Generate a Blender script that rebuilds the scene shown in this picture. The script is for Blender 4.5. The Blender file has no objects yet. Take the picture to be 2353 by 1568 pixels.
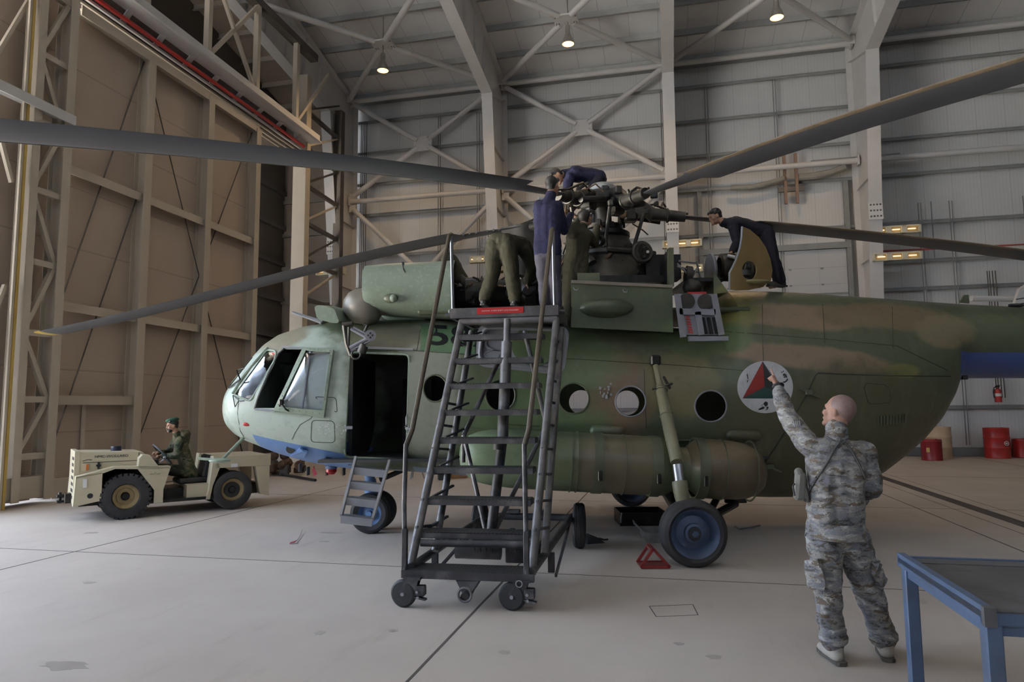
import bpy, bmesh, math, random
from mathutils import Vector, Matrix, Quaternion
from mathutils.bvhtree import BVHTree
random.seed(7)
V = Vector
SC = bpy.context.scene
COL = SC.collection
PI = math.pi

# ---------------------------------------------------------------- camera (24 mm lens at eye height)
F, CX, CY, EYE = 1569.0, 1176.5, 784.0, 1.8
PITCH = math.atan((938 - 784) / F)
ROLL = math.radians(.5)
YAW = math.atan(359 / 1569)            # the hangar is turned against the view
CU, SU = math.cos(YAW), math.sin(YAW)
cam_data = bpy.data.cameras.new('camera')
cam_data.sensor_width = 36.0
cam_data.lens = F / 2353 * 36.0
cam_data.clip_end = 400
cam = bpy.data.objects.new('camera', cam_data)
COL.objects.link(cam)
cam.matrix_world = (Matrix.Translation((0, 0, EYE)) @ Matrix.Rotation(PI / 2 + PITCH, 4, 'X')
                    @ Matrix.Rotation(-ROLL, 4, 'Z'))
SC.camera = cam

# ---------------------------------------------------------------- daylight, lamps, exposure
SKY_LOW, SKY_HIGH = 3.8, 11.0
world = bpy.data.worlds.new('sky')
SC.world = world
world.use_nodes = True
_nt = world.node_tree
_nt.nodes.clear()
_bg = _nt.nodes.new('ShaderNodeBackground')
_wo = _nt.nodes.new('ShaderNodeOutputWorld')
_tc = _nt.nodes.new('ShaderNodeTexCoord')
_sx = _nt.nodes.new('ShaderNodeSeparateXYZ')
_mr = _nt.nodes.new('ShaderNodeMapRange')                # hazy sky, brightest high up around the sun
_mr.interpolation_type = 'SMOOTHSTEP'
_mr.inputs[1].default_value, _mr.inputs[2].default_value = .05, .62
_mr.inputs[3].default_value, _mr.inputs[4].default_value = SKY_LOW, SKY_HIGH
_bg.inputs[0].default_value = (.64, .77, 1.0, 1)
_nt.links.new(_tc.outputs['Generated'], _sx.inputs[0])
_nt.links.new(_sx.outputs[2], _mr.inputs[0])
_nt.links.new(_mr.outputs[0], _bg.inputs[1])
_nt.links.new(_bg.outputs[0], _wo.inputs[0])
sun_data = bpy.data.lights.new('sun', 'SUN')
sun_data.energy = 270.0
sun_data.angle = math.radians(.6)
sun_data.color = (1, .95, .86)
sun = bpy.data.objects.new('sun', sun_data)
COL.objects.link(sun)
_sd = V((.10 * CU + .13 * SU, -.10 * SU + .13 * CU, -1.0)).normalized()   # high sun, just reaching in at the door
sun.rotation_euler = _sd.to_track_quat('-Z', 'Y').to_euler()
OPEN0, OPEN1, OPENZ = -4.0, 9.4, 10.7   # the open part of the hangar door
portal_data = bpy.data.lights.new('door_daylight', 'AREA')
portal_data.shape = 'RECTANGLE'
portal_data.size = OPEN1 - OPEN0
portal_data.size_y = OPENZ
portal_data.cycles.is_portal = True
portal = bpy.data.objects.new('door_daylight', portal_data)
COL.objects.link(portal)
def H(u, v, z=0.0):
    return V((CU * u + SU * v, -SU * u + CU * v, z))
portal.matrix_world = (Matrix.Translation(H(-13.1, (OPEN0 + OPEN1) / 2, OPENZ / 2)) @ Matrix.Rotation(-YAW, 4, 'Z')
                       @ Matrix(((0, 0, -1), (-1, 0, 0), (0, 1, 0))).to_4x4())
LAMP_WATT = 480
SC.view_settings.view_transform = 'Standard'
SC.view_settings.look = 'None'
SC.view_settings.gamma = 1
SC.view_settings.exposure = -0.1
SC.cycles.use_denoising = True
SC.cycles.max_bounces = 8
SC.cycles.diffuse_bounces = 3
SC.cycles.sample_clamp_indirect = 6

# ---------------------------------------------------------------- measuring helpers
def ray(px, py):
    x, y = (px - CX) / F, -(py - CY) / F
    c, s = math.cos(-ROLL), math.sin(-ROLL)
    x, y = c * x - s * y, s * x + c * y
    cp, sp = math.cos(PITCH), math.sin(PITCH)
    return V((x, -sp * y + cp, cp * y + sp))
ORI = V((0, 0, EYE))
def hitp(px, py, n, d):
    r = ray(px, py); n = V(n)
    return ORI + r * ((d - n.dot(ORI)) / n.dot(r))
def PY(px, py, Y): return hitp(px, py, (0, 1, 0), Y)
def PZ(px, py, Z=0): return hitp(px, py, (0, 0, 1), Z)
def UVZ(p): return V((CU * p.x - SU * p.y, SU * p.x + CU * p.y, p.z))
def PU(px, py, u): return UVZ(hitp(px, py, (CU, -SU, 0), u))
def PV(px, py, v): return UVZ(hitp(px, py, (SU, CU, 0), v))

# ---------------------------------------------------------------- materials
def _nodes(m):
    m.use_nodes = True
    return m.node_tree, m.node_tree.nodes['Principled BSDF']
def mat(name, c, rough=.6, metal=0., var=.12, scale=3., bump=0., bscale=40., spec=.5, coat=0., dirt=None, dscale=1.5, damt=.5):
    m = bpy.data.materials.new(name)
    nt, b = _nodes(m)
    L = nt.links
    b.inputs['Roughness'].default_value = rough
    b.inputs['Metallic'].default_value = metal
    b.inputs['Specular IOR Level'].default_value = spec
    if coat: b.inputs['Coat Weight'].default_value = coat
    tc = nt.nodes.new('ShaderNodeTexCoord')
    n = nt.nodes.new('ShaderNodeTexNoise'); n.inputs['Scale'].default_value = scale; n.inputs['Detail'].default_value = 5
    L.new(tc.outputs['Object'], n.inputs['Vector'])
    r = nt.nodes.new('ShaderNodeValToRGB')
    r.color_ramp.elements[0].position = .3; r.color_ramp.elements[1].position = .7
    r.color_ramp.elements[0].color = (*[x * (1 - var) for x in c], 1)
    r.color_ramp.elements[1].color = (*[min(1, x * (1 + var)) for x in c], 1)
    L.new(n.outputs['Fac'], r.inputs['Fac'])
    out = r.outputs['Color']
    if dirt:
        n2 = nt.nodes.new('ShaderNodeTexNoise'); n2.inputs['Scale'].default_value = dscale; n2.inputs['Detail'].default_value = 8
        L.new(tc.outputs['Object'], n2.inputs['Vector'])
        r2 = nt.nodes.new('ShaderNodeValToRGB')
        r2.color_ramp.elements[0].position = .52; r2.color_ramp.elements[1].position = .72
        r2.color_ramp.elements[0].color = (0, 0, 0, 1); r2.color_ramp.elements[1].color = (damt, damt, damt, 1)
        L.new(n2.outputs['Fac'], r2.inputs['Fac'])
        mx = nt.nodes.new('ShaderNodeMixRGB'); L.new(r2.outputs['Color'], mx.inputs[0]); L.new(out, mx.inputs[1])
        mx.inputs[2].default_value = (*dirt, 1); out = mx.outputs[0]
    L.new(out, b.inputs['Base Color'])
    if bump:
        nb = nt.nodes.new('ShaderNodeTexNoise'); nb.inputs['Scale'].default_value = bscale; nb.inputs['Detail'].default_value = 3
        L.new(tc.outputs['Object'], nb.inputs['Vector'])
        bp = nt.nodes.new('ShaderNodeBump'); bp.inputs['Strength'].default_value = bump; bp.inputs['Distance'].default_value = .02
        L.new(nb.outputs['Fac'], bp.inputs['Height']); L.new(bp.outputs[0], b.inputs['Normal'])
    return m
def emit(name, c, s):
    m = bpy.data.materials.new(name); nt, b = _nodes(m)
    b.inputs['Base Color'].default_value = (*c, 1)
    b.inputs['Emission Color'].default_value = (*c, 1)
    b.inputs['Emission Strength'].default_value = s
    return m
class NB:
    """small node-graph builder"""
    def __init__(s, m):
        s.m = m; s.nt, s.b = _nodes(m); s.L = s.nt.links
    def val(s, sock, x):
        if isinstance(x, (int, float)): sock.default_value = x
        else: s.L.new(x, sock)
    def math(s, op, a, b=0., c=0., clamp=False):
        n = s.nt.nodes.new('ShaderNodeMath'); n.operation = op; n.use_clamp = clamp
        for i, x in enumerate((a, b, c)): s.val(n.inputs[i], x)
        return n.outputs[0]
    def sep(s, v):
        n = s.nt.nodes.new('ShaderNodeSeparateXYZ'); s.L.new(v, n.inputs[0]); return n.outputs
    def coords(s, which='Object'):
        return s.nt.nodes.new('ShaderNodeTexCoord').outputs[which]
    def pos(s): return s.nt.nodes.new('ShaderNodeNewGeometry').outputs['Position']
    def mapping(s, v, sc=(1, 1, 1), rot=(0, 0, 0), loc=(0, 0, 0)):
        n = s.nt.nodes.new('ShaderNodeMapping'); s.L.new(v, n.inputs[0])
        n.inputs['Scale'].default_value = sc; n.inputs['Rotation'].default_value = rot; n.inputs['Location'].default_value = loc
        return n.outputs[0]
    def noise(s, v, scale, detail=4, rough=.5, dist=0.):
        n = s.nt.nodes.new('ShaderNodeTexNoise'); s.L.new(v, n.inputs['Vector'])
        n.inputs['Scale'].default_value = scale; n.inputs['Detail'].default_value = detail
        n.inputs['Roughness'].default_value = rough; n.inputs['Distortion'].default_value = dist
        return n.outputs['Fac']
    def ramp(s, f, stops):
        n = s.nt.nodes.new('ShaderNodeValToRGB'); s.L.new(f, n.inputs[0]); e = n.color_ramp.elements
        while len(e) < len(stops): e.new(.5)
        for i, (p, c) in enumerate(stops):
            e[i].position = p; e[i].color = (*c, 1) if not isinstance(c, (int, float)) else (c, c, c, 1)
        return n.outputs[0]
    def mix(s, f, a, b):
        n = s.nt.nodes.new('ShaderNodeMixRGB'); s.val(n.inputs[0], f)
        for i, x in ((1, a), (2, b)):
            if isinstance(x, tuple): n.inputs[i].default_value = (*x, 1)
            else: s.L.new(x, n.inputs[i])
        return n.outputs[0]
    def sstep(s, x, a, b):
        n = s.nt.nodes.new('ShaderNodeMapRange'); n.interpolation_type = 'SMOOTHSTEP'
        s.val(n.inputs[0], x); n.inputs[1].default_value = a; n.inputs[2].default_value = b
        return n.outputs[0]
    def bump(s, h, strength=.3, dist=.02):
        n = s.nt.nodes.new('ShaderNodeBump'); n.inputs['Strength'].default_value = strength; n.inputs['Distance'].default_value = dist
        s.val(n.inputs['Height'], h); s.L.new(n.outputs[0], s.b.inputs['Normal'])
    def color(s, c, rough=.6, metal=0., spec=.5):
        if isinstance(c, tuple): s.b.inputs['Base Color'].default_value = (*c, 1)
        else: s.L.new(c, s.b.inputs['Base Color'])
        s.val(s.b.inputs['Roughness'], rough); s.b.inputs['Metallic'].default_value = metal
        s.b.inputs['Specular IOR Level'].default_value = spec
        return s.m
def siding(name, c, axis, pitch, fine=0., fine_axis=2, dark=.62, var=.06):
    """sheet-metal cladding: seams every `pitch` along an axis, optional fine ribs"""
    g = NB(bpy.data.materials.new(name)); o = g.coords(); x = g.sep(o)
    f = g.math('FRACT', g.math('DIVIDE', x[axis], pitch))
    seam = g.math('LESS_THAN', f, .022)
    col = g.ramp(g.noise(o, .6, 5), [(.3, tuple(k * (1 - var) for k in c)), (.7, tuple(k * (1 + var) for k in c))])
    col = g.mix(g.math('MULTIPLY', seam, .75), col, tuple(k * dark for k in c))
    h = g.math('SUBTRACT', 1., seam)
    if fine:
        ff = g.math('FRACT', g.math('DIVIDE', x[fine_axis], fine))
        fs = g.math('LESS_THAN', ff, .14)
        col = g.mix(g.math('MULTIPLY', fs, .3), col, tuple(k * dark for k in c))
    g.bump(h, .25, .02)
    return g.color(col, .55)

# ---------------------------------------------------------------- mesh helpers
def frame_of(d, up=V((0, 0, 1))):
    d = V(d).normalized(); up = V(up)
    if abs(d.dot(up)) > .98: up = V((0, 1, 0)) if abs(d.y) < .9 else V((1, 0, 0))
    r = d.cross(up).normalized(); u = r.cross(d).normalized()
    return r, d, u
class MB:
    def __init__(s): s.v = []; s.f = []; s.m = []
    def add(s, vs, fs, m=0):
        o = len(s.v); s.v += [tuple(p) for p in vs]
        s.f += [tuple(i + o for i in f) for f in fs]; s.m += [m] * len(fs)
        return s
    def box(s, c, size, R=None, m=0):
        c = V(c); hx, hy, hz = [k / 2 for k in size]
        P = [V((x, y, z)) for x in (-hx, hx) for y in (-hy, hy) for z in (-hz, hz)]
        if R is not None: P = [R @ p for p in P]
        return s.add([c + p for p in P], [(0, 1, 3, 2), (4, 6, 7, 5), (0, 4, 5, 1), (2, 3, 7, 6), (0, 2, 6, 4), (1, 5, 7, 3)], m)
    def beam(s, a, b, w, h, up=(0, 0, 1), m=0):
        a, b = V(a), V(b); r, d, u = frame_of(b - a, up)
        R = Matrix((r, d, u)).transposed()
        return s.box((a + b) / 2, (w, (b - a).length, h), R, m)
    def bbox(s, c, size, R=None, b=.01, m=0):
        """box with chamfered edges along its three axes"""
        c = V(c); h = [k / 2 for k in size]; b = min(b, min(h) * .8); P = []
        for i in range(3):
            for sx in (-1, 1):
                for sy in (-1, 1):
                    for sz in (-1, 1):
                        sg = (sx, sy, sz); P.append(V([sg[k] * (h[k] if k == i else h[k] - b) for k in range(3)]))
        if R is not None: P = [R @ p for p in P]
        bm = bmesh.new(); vs = [bm.verts.new(p + c) for p in P]
        r = bmesh.ops.convex_hull(bm, input=vs)
        bm.verts.index_update()
        s.add([v.co for v in bm.verts], [[v.index for v in f.verts] for f in bm.faces], m); bm.free(); return s
    def cyl(s, a, b, r0, r1=None, n=12, caps=True, m=0):
        a, b = V(a), V(b); r1 = r0 if r1 is None else r1
        x, d, y = frame_of(b - a); vs = []
        for p, r in ((a, r0), (b, r1)):
            vs += [p + (x * math.cos(2 * PI * i / n) + y * math.sin(2 * PI * i / n)) * r for i in range(n)]
        fs = [(i, (i + 1) % n, n + (i + 1) % n, n + i) for i in range(n)]
        if caps: fs += [tuple(range(n))[::-1], tuple(range(n, 2 * n))]
        return s.add(vs, fs, m)
    def tube(s, pts, r, n=8, m=0, closed=False, caps=True):
        pts = [V(p) for p in pts]; k = len(pts); rs = r if isinstance(r, (list, tuple)) else [r] * k; vs = []; px = None
        for i, p in enumerate(pts):
            if closed: d = (pts[(i + 1) % k] - pts[i - 1])
            else: d = pts[min(i + 1, k - 1)] - pts[max(i - 1, 0)]
            d.normalize()
            if px is None: px = frame_of(d)[0]
            px = (px - d * px.dot(d)).normalized(); py = d.cross(px)
            vs += [p + (px * math.cos(2 * PI * j / n) + py * math.sin(2 * PI * j / n)) * rs[i] for j in range(n)]
        fs = []
        for i in range(k if closed else k - 1):
            a, b = i * n, ((i + 1) % k) * n
            fs += [(a + j, a + (j + 1) % n, b + (j + 1) % n, b + j) for j in range(n)]
        if not closed and caps: fs += [tuple(range(n))[::-1], tuple(range((k - 1) * n, k * n))]
        return s.add(vs, fs, m)
    def lathe(s, prof, c, axis, n=24, m=0, up=(0, 0, 1)):
        """prof: (radius, height along axis); closed at ends where radius is 0"""
        c = V(c); x, d, y = frame_of(axis, up); vs = []; fs = []
        for r, t in prof:
            vs += [c + d * t + (x * math.cos(2 * PI * i / n) + y * math.sin(2 * PI * i / n)) * max(r, 1e-4) for i in range(n)]
        k = len(prof)
        for q in range(k - 1):
            fs += [(q * n + i, q * n + (i + 1) % n, (q + 1) * n + (i + 1) % n, (q + 1) * n + i) for i in range(n)]
        if prof[0][0] > 1e-3 and prof[-1][0] > 1e-3: fs += [((k - 1) * n + i, (k - 1) * n + (i + 1) % n, (i + 1) % n, i) for i in range(n)]   # hollow: close inner wall
        else: fs += [tuple(range(n))[::-1], tuple(range((k - 1) * n, k * n))]
        return s.add(vs, fs, m)
    def ring(s, c, axis, R, r, n=24, k=8, m=0, a0=0., a1=2 * PI, up=(0, 0, 1)):
        c = V(c); x, d, y = frame_of(axis, up); full = abs(a1 - a0 - 2 * PI) < 1e-6
        pts = [c + (x * math.cos(a0 + (a1 - a0) * i / n) + y * math.sin(a0 + (a1 - a0) * i / n)) * R for i in range(n if full else n + 1)]
        return s.tube(pts, r, k, m, closed=full)
    def ell(s, c, rad, R=None, n=14, k=9, m=0):
        c = V(c); vs = []; fs = []
        for j in range(1, k):
            t = PI * j / k
            for i in range(n):
                p = 2 * PI * i / n
                vs.append(V((rad[0] * math.sin(t) * math.cos(p), rad[1] * math.sin(t) * math.sin(p), rad[2] * math.cos(t))))
        vs += [V((0, 0, rad[2])), V((0, 0, -rad[2]))]
        if R is not None: vs = [R @ p for p in vs]
        vs = [c + p for p in vs]
        for j in range(k - 2):
            fs += [(j * n + i, (j + 1) * n + i, (j + 1) * n + (i + 1) % n, j * n + (i + 1) % n) for i in range(n)]
        T = (k - 1) * n
        fs += [(T, i, (i + 1) % n) for i in range(n)] + [(T + 1, (k - 2) * n + (i + 1) % n, (k - 2) * n + i) for i in range(n)]
        return s.add(vs, fs, m)
    def cap(s, a, b, ra, rb=None, n=10):
        """tapered capsule"""
        a, b = V(a), V(b); rb = ra if rb is None else rb; L = (b - a).length
        pr = [(ra * math.sin(t), -ra * math.cos(t)) for t in (0, .4, .8, 1.2, 1.57)]
        pr += [(rb * math.cos(t), L + rb * math.sin(t)) for t in (0, .4, .8, 1.2, 1.57)]
        return s.lathe(pr, a, (b - a) if L > 1e-5 else V((0, 0, 1)), n)
    def prism(s, poly, vec, m=0):
        poly = [V(p) for p in poly]; vec = V(vec); n = len(poly)
        vs = poly + [p + vec for p in poly]
        fs = [tuple(range(n)), tuple(range(n, 2 * n))[::-1]] + [(i, n + i, n + (i + 1) % n, (i + 1) % n) for i in range(n)]
        return s.add(vs, fs, m)
    def loft(s, rings, closed_ring=True, caps=True, m=0):
        n = len(rings[0]); vs = [p for r in rings for p in r]; fs = []
        for i in range(len(rings) - 1):
            for j in range(n if closed_ring else n - 1):
                fs.append((i * n + j, i * n + (j + 1) % n, (i + 1) * n + (j + 1) % n, (i + 1) * n + j))
        if caps and closed_ring: fs += [tuple(range(n))[::-1], tuple(range((len(rings) - 1) * n, len(rings) * n))]
        return s.add(vs, fs, m)
    def mesh(s, name):
        me = bpy.data.meshes.new(name); me.from_pydata(s.v, [], s.f); me.update()
        bm = bmesh.new(); bm.from_mesh(me)
        if len(s.m) == len(bm.faces):
            bm.faces.ensure_lookup_table()
            for i, f in enumerate(bm.faces): f.material_index = s.m[i]
        bmesh.ops.recalc_face_normals(bm, faces=bm.faces); bm.to_mesh(me); bm.free()
        return me
    def build(s, name, mats, parent=None, smooth=35, label=None):
        me = s.mesh(name)
        return put(name, me, mats, parent, smooth, label)
ORG = {}
def put(name, me, mats, parent=None, smooth=35, label=None):
    if parent is not None and parent.name in ORG: me.transform(Matrix.Translation(-ORG[parent.name]))
    for m in (mats if isinstance(mats, (list, tuple)) else [mats]): me.materials.append(m)
    if smooth:
        me.shade_smooth()
        me.set_sharp_from_angle(angle=math.radians(smooth))
    o = bpy.data.objects.new(name, me); COL.objects.link(o)
    if parent is not None:
        o.parent = parent
        if parent.name in ORG: ORG[o.name] = ORG[parent.name]
    if label: o['label'] = label
    return o
def tag(o, label, cat, group=None, kind=None):
    o['label'] = label; o['category'] = cat
    if group: o['group'] = group
    if kind: o['kind'] = kind
    return o
def thing(name, label, cat, loc=(0, 0, 0), rotz=0., group=None, world=False, kind=None):
    """an Empty at the thing's base; world=True: its parts are given in world coordinates"""
    o = bpy.data.objects.new(name, None); o.empty_display_size = .2; COL.objects.link(o)
    o.location = loc; o.rotation_euler = (0, 0, rotz)
    if world: ORG[o.name] = V(loc)
    return tag(o, label, cat, group, kind)
def copy_tree(o, parent=None):
    c = o.copy(); COL.objects.link(c)
    if parent is not None: c.parent = parent
    for ch in [x for x in SC.objects if x.parent == o]: copy_tree(ch, c)
    return c
def struct(o):
    o['kind'] = 'structure'; o['category'] = o.name.split('_')[0].split('.')[0]; return o
def evaluated(o):
    bpy.context.view_layer.update()
    dg = bpy.context.evaluated_depsgraph_get()
    return bpy.data.meshes.new_from_object(o.evaluated_get(dg))
def voxel(mb, name, mats, parent, size=.012, smooth=4, fold=0., fscale=.12, label=None, clip=None):
    """fuse overlapping closed pieces into ONE continuous surface"""
    me = mb.mesh(name); o = bpy.data.objects.new(name, me); COL.objects.link(o)
    r = o.modifiers.new('r', 'REMESH'); r.mode = 'VOXEL'; r.voxel_size = size
    s = o.modifiers.new('s', 'SMOOTH'); s.factor = .5; s.iterations = smooth
    if fold:
        tx = bpy.data.textures.new(name + '_fold', 'CLOUDS'); tx.noise_scale = fscale; tx.noise_depth = 2
        d = o.modifiers.new('d', 'DISPLACE'); d.texture = tx; d.strength = fold; d.mid_level = .5; d.texture_coords = 'LOCAL'
    m2 = evaluated(o); bpy.data.objects.remove(o); bpy.data.meshes.remove(me)
    m2.name = name
    return put(name, m2, mats, parent, 60, label)
def text_mesh(body, size, depth=.002, align='CENTER', bold=0.):
    c = bpy.data.curves.new('lettering', 'FONT'); c.body = body; c.offset = bold; c.size = size; c.extrude = depth
    c.align_x = align; c.align_y = 'CENTER'; c.resolution_u = 3
    o = bpy.data.objects.new('lettering', c); COL.objects.link(o)
    me = evaluated(o); bpy.data.objects.remove(o); bpy.data.curves.remove(c)
    return me
def put_text(body, size, origin, xdir, updir, material, parent, name='lettering', depth=.002, bold=0., stretch=1.):
    me = text_mesh(body, size, depth)
    x = V(xdir).normalized(); z = x.cross(V(updir)).normalized(); y = z.cross(x)
    M = Matrix.Translation(V(origin)) @ Matrix((x * stretch, y, z)).transposed().to_4x4()
    me.transform(M)
    return put(name, me, material, parent, 0)
# ================================================================ the hangar (built in its own u, v, z axes)
def hang(o):
    o.rotation_euler = (0, 0, -YAW); return o
VW = 26.8                       # back wall
UL = -12.7                      # inner face of the sliding doors
ROOF = lambda v: 15.4 + .21 * (26.4 - v)
FRAMES = [-13.1, -6.4, .3, 7.0, 13.7]
M_wall = siding('wall_cladding', (.70, .685, .65), 0, .92, .115, 0, .72)
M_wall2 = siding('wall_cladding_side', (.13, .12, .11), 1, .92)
M_roof = siding('roof_lining', (.88, .87, .84), 0, 1.05)
M_door = siding('door_cladding', (.46, .37, .29), 2, 1.35, .055, 2, .7)
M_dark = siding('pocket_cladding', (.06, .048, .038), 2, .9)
M_steel = mat('cream_steel', (.66, .635, .60), .5, var=.05, scale=1.5)
M_doorsteel = mat('door_steel', (.52, .45, .35), .5, var=.06, scale=1.5)
M_girt = mat('grey_girt', (.24, .245, .24), .5, .3, var=.1)
M_purlin = mat('purlin_grey', (.40, .405, .39), .5, .1, var=.08)
M_yellow = mat('ochre_rail', (.55, .38, .10), .5)
M_red = mat('red_paint', (.42, .03, .025), .45)
M_darksteel = mat('dark_steel', (.075, .066, .058), .55, .2)
M_white = mat('white_paint', (.78, .76, .72), .5, var=.03)
M_black = mat('black_rubber', (.02, .02, .022), .7, var=.2)

# floor: polished concrete
def floor_mat():
    g = NB(bpy.data.materials.new('concrete_floor')); o = g.coords()
    n1 = g.noise(o, .35, 6, .6); n2 = g.noise(g.mapping(o, (3, .7, 1)), 1.2, 8, .65); n3 = g.noise(o, 14, 5, .7)
    c = g.ramp(n1, [(.3, (.46, .395, .335)), (.7, (.585, .515, .445))])
    c = g.mix(g.math('MULTIPLY', g.sstep(n2, .55, .75), .35), c, (.36, .30, .24))
    c = g.mix(g.math('MULTIPLY', g.sstep(n3, .62, .78), .25), c, (.30, .26, .22))
    g.bump(n3, .04, .01)
    return g.color(c, g.math('ADD', .48, g.math('MULTIPLY', n2, .25)), spec=.22)
M_floor = floor_mat()
M_joint = mat('joint_filler', (.085, .07, .06), .8)
fl = MB().box((9, 5.5, -.15), (44.2, 43, .3)).build('floor', M_floor, smooth=0); struct(hang(fl))
M_apron = mat('apron_concrete', (.70, .66, .60), .8, scale=.3)
ap = MB().box((-43.1, 5.5, -.16), (60, 90, .3)).build('ground_apron', M_apron, smooth=0); struct(hang(ap))
for du in (-7.55, -1.75, 4.15, 9.9):
    MB().box((du, 5.5, .0008), (.022, 42.4, .0016)).build('joint', M_joint, fl, 0)
for dv in (1.8, 7.55, 13.4, 19.2):
    MB().box((9, dv, .0008), (43, .016, .0016)).build('joint', M_joint, fl, 0)
MB().box((5.1, 9, .001), (.24, 31, .002)).build('drain_strip', mat('drain_steel', (.055, .045, .04), .6, .2), fl, 0)
for du in (4.72, 5.46): MB().box((du, 9, .0008), (.014, 31, .0016)).build('joint', M_joint, fl, 0)
rq = [UVZ(PZ(x, y)) for x, y in ((1492, 1394), (1592, 1390), (1604, 1414), (1508, 1418))]
for i in range(4): MB().beam((rq[i].x, rq[i].y, .0008), (rq[(i + 1) % 4].x, rq[(i + 1) % 4].y, .0008), .008, .0016).build('cover_outline', M_joint, fl, 0)
M_stain = mat('oil_stain', (.38, .33, .28), .5)
def stain(px, py, rx, ry, seed):
    rr = random.Random(seed); p = UVZ(PZ(px, py)); n = 22
    MB().prism([(p.x + rx * math.cos(t * 2 * PI / n) * rr.uniform(.6, 1.1), p.y + ry * math.sin(t * 2 * PI / n) * rr.uniform(.6, 1.1), .0002) for t in range(n)], (0, 0, .0006)).build('stain', M_stain, fl, 0)
for i, a in enumerate(((210, 1225, .12, .09), (205, 1340, .08, .06), (735, 1455, .05, .06), (905, 1450, .05, .04), (1160, 1500, .05, .05), (1640, 1510, .06, .05), (2110, 1380, .07, .12), (760, 1225, .2, .08), (745, 1245, .1, .06), (150, 1530, .22, .1), (1560, 1480, .05, .04), (1850, 1210, .3, .12))): stain(*a, i)

# back wall with its girts
wb = MB().box((9, VW + .1, 7.9), (44.4, .2, 15.9)).build('wall_back', M_wall, smooth=0); struct(hang(wb))
GZ = [14.3, 12.9, 11.5, 10.15, 8.35, 6.95, 5.95, 4.6, 3.2, 1.75]
for b in range(4):
    u0, u1 = FRAMES[b] + .03, FRAMES[b + 1] - .03
    for z in GZ:
        if b == 2 and z < 8: continue
        MB().box(((u0 + u1) / 2, VW - .12, z), (u1 - u0, .2, .02)).box(((u0 + u1) / 2, VW - .21, z - .05), (u1 - u0, .02, .12)).build('girt', M_girt if z < 11 or b == 3 else M_girt, wb, 0)
for b in range(4): MB().box(((FRAMES[b] + FRAMES[b + 1]) / 2, VW - .22, 15.26), (6.6, .3, .34)).build('eave_beam', M_girt, wb, 0)
MB().box((17.5, VW - .06, .16), (21, .08, .3)).build('kick_plate', M_girt, wb, 0)
for u in (8.9, 9.9, 12.2, -9.2, -7.5, 1.7, 4.2):
    for d in (0, .09): MB().cyl((u + d, VW - .24, .4), (u + d, VW - .24, 14.2 if u < 5 else 9), .018, n=6).build('conduit', M_girt, wb)
for u in (-12.7, .02, 10.9):
    for d in (0, .07, .16, .25): MB().cyl((u + d, VW - .3, 2), (u + d, VW - .3, 14.2 if u < 1 else 6.4), .016, n=6).build('conduit', M_darksteel, wb)
MB().tube([(9.3, VW - .3, 9.0), (9.3, VW - .3, 6.95)], .02, 6).build('conduit', M_girt, wb)
MB().cyl((7.2, VW - .3, 7.3), (14, VW - .3, 7.25), .03, n=8).build('pipe', mat('red_pipe', (.35, .06, .05), .5), wb)
# other walls, roof
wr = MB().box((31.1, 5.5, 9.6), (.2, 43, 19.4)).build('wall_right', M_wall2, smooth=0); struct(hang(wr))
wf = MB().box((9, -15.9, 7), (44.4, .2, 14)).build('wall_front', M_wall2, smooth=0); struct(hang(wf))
RP = [(26.9, ROOF(26.9) + .02), (5.5, ROOF(5.5)), (-16, ROOF(27.0))]
cl = MB().loft([[(u, v, z + dz) for (v, z, dz) in [(*RP[0], 0), (*RP[1], 0), (*RP[2], 0), (*RP[2], .2), (*RP[1], .2), (*RP[0], .2)]] for u in (-17.2, 31.2)]).build('ceiling', M_roof, smooth=0)
struct(hang(cl))
cp = MB().loft([[(u, v, z - .06 + dz) for (v, z, dz) in [(*RP[0], 0), (*RP[1], 0), (*RP[1], .04), (*RP[0], .04)]] for u in (-17.1, -13.2)]).build('ceiling_shade_sheet', M_dark, smooth=0); struct(hang(cp))  # dark sheet added under the roof, painting the shade above the door pocket
for b in range(-1, 4):
    u0 = -17 if b < 0 else FRAMES[b] + .03; u1 = FRAMES[b + 1] - .03
    for k in range(9):
        v = 26.3 - 1.45 * k; z = ROOF(v) - .16
        MB().box(((u0 + u1) / 2, v, z), (u1 - u0, .02, .26)).box(((u0 + u1) / 2, v - .04, z - .12), (u1 - u0, .1, .02)).build('purlin', M_purlin if b >= 0 else M_darksteel, cl, 0)  # purlins above the door pocket: shade painted in as dark steel
# left side: pocket behind the doors, dark cladding, wall above the doors
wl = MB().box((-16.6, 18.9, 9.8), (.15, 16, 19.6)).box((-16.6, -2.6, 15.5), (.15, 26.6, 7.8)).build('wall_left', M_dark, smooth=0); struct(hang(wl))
for z in (1.8, 3.4, 5, 6.6, 8.2, 9.8, 11.4, 13): MB().box((-16.46, 22.8, z), (.12, 8, .16)).build('girt', M_darksteel, wl, 0)
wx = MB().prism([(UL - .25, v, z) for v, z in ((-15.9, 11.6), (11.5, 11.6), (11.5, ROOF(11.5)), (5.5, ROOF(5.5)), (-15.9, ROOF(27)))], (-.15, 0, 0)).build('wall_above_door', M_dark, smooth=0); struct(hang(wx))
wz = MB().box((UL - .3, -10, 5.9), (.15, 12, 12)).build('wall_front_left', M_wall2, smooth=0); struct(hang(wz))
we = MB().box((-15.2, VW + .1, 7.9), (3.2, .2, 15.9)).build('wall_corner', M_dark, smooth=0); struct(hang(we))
for z in (2, 3.5, 5, 6.5, 8, 9.5, 11): MB().box((-14.9, VW - .05, z), (3.4, .12, .16)).build('girt', M_darksteel, we, 0)

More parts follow.
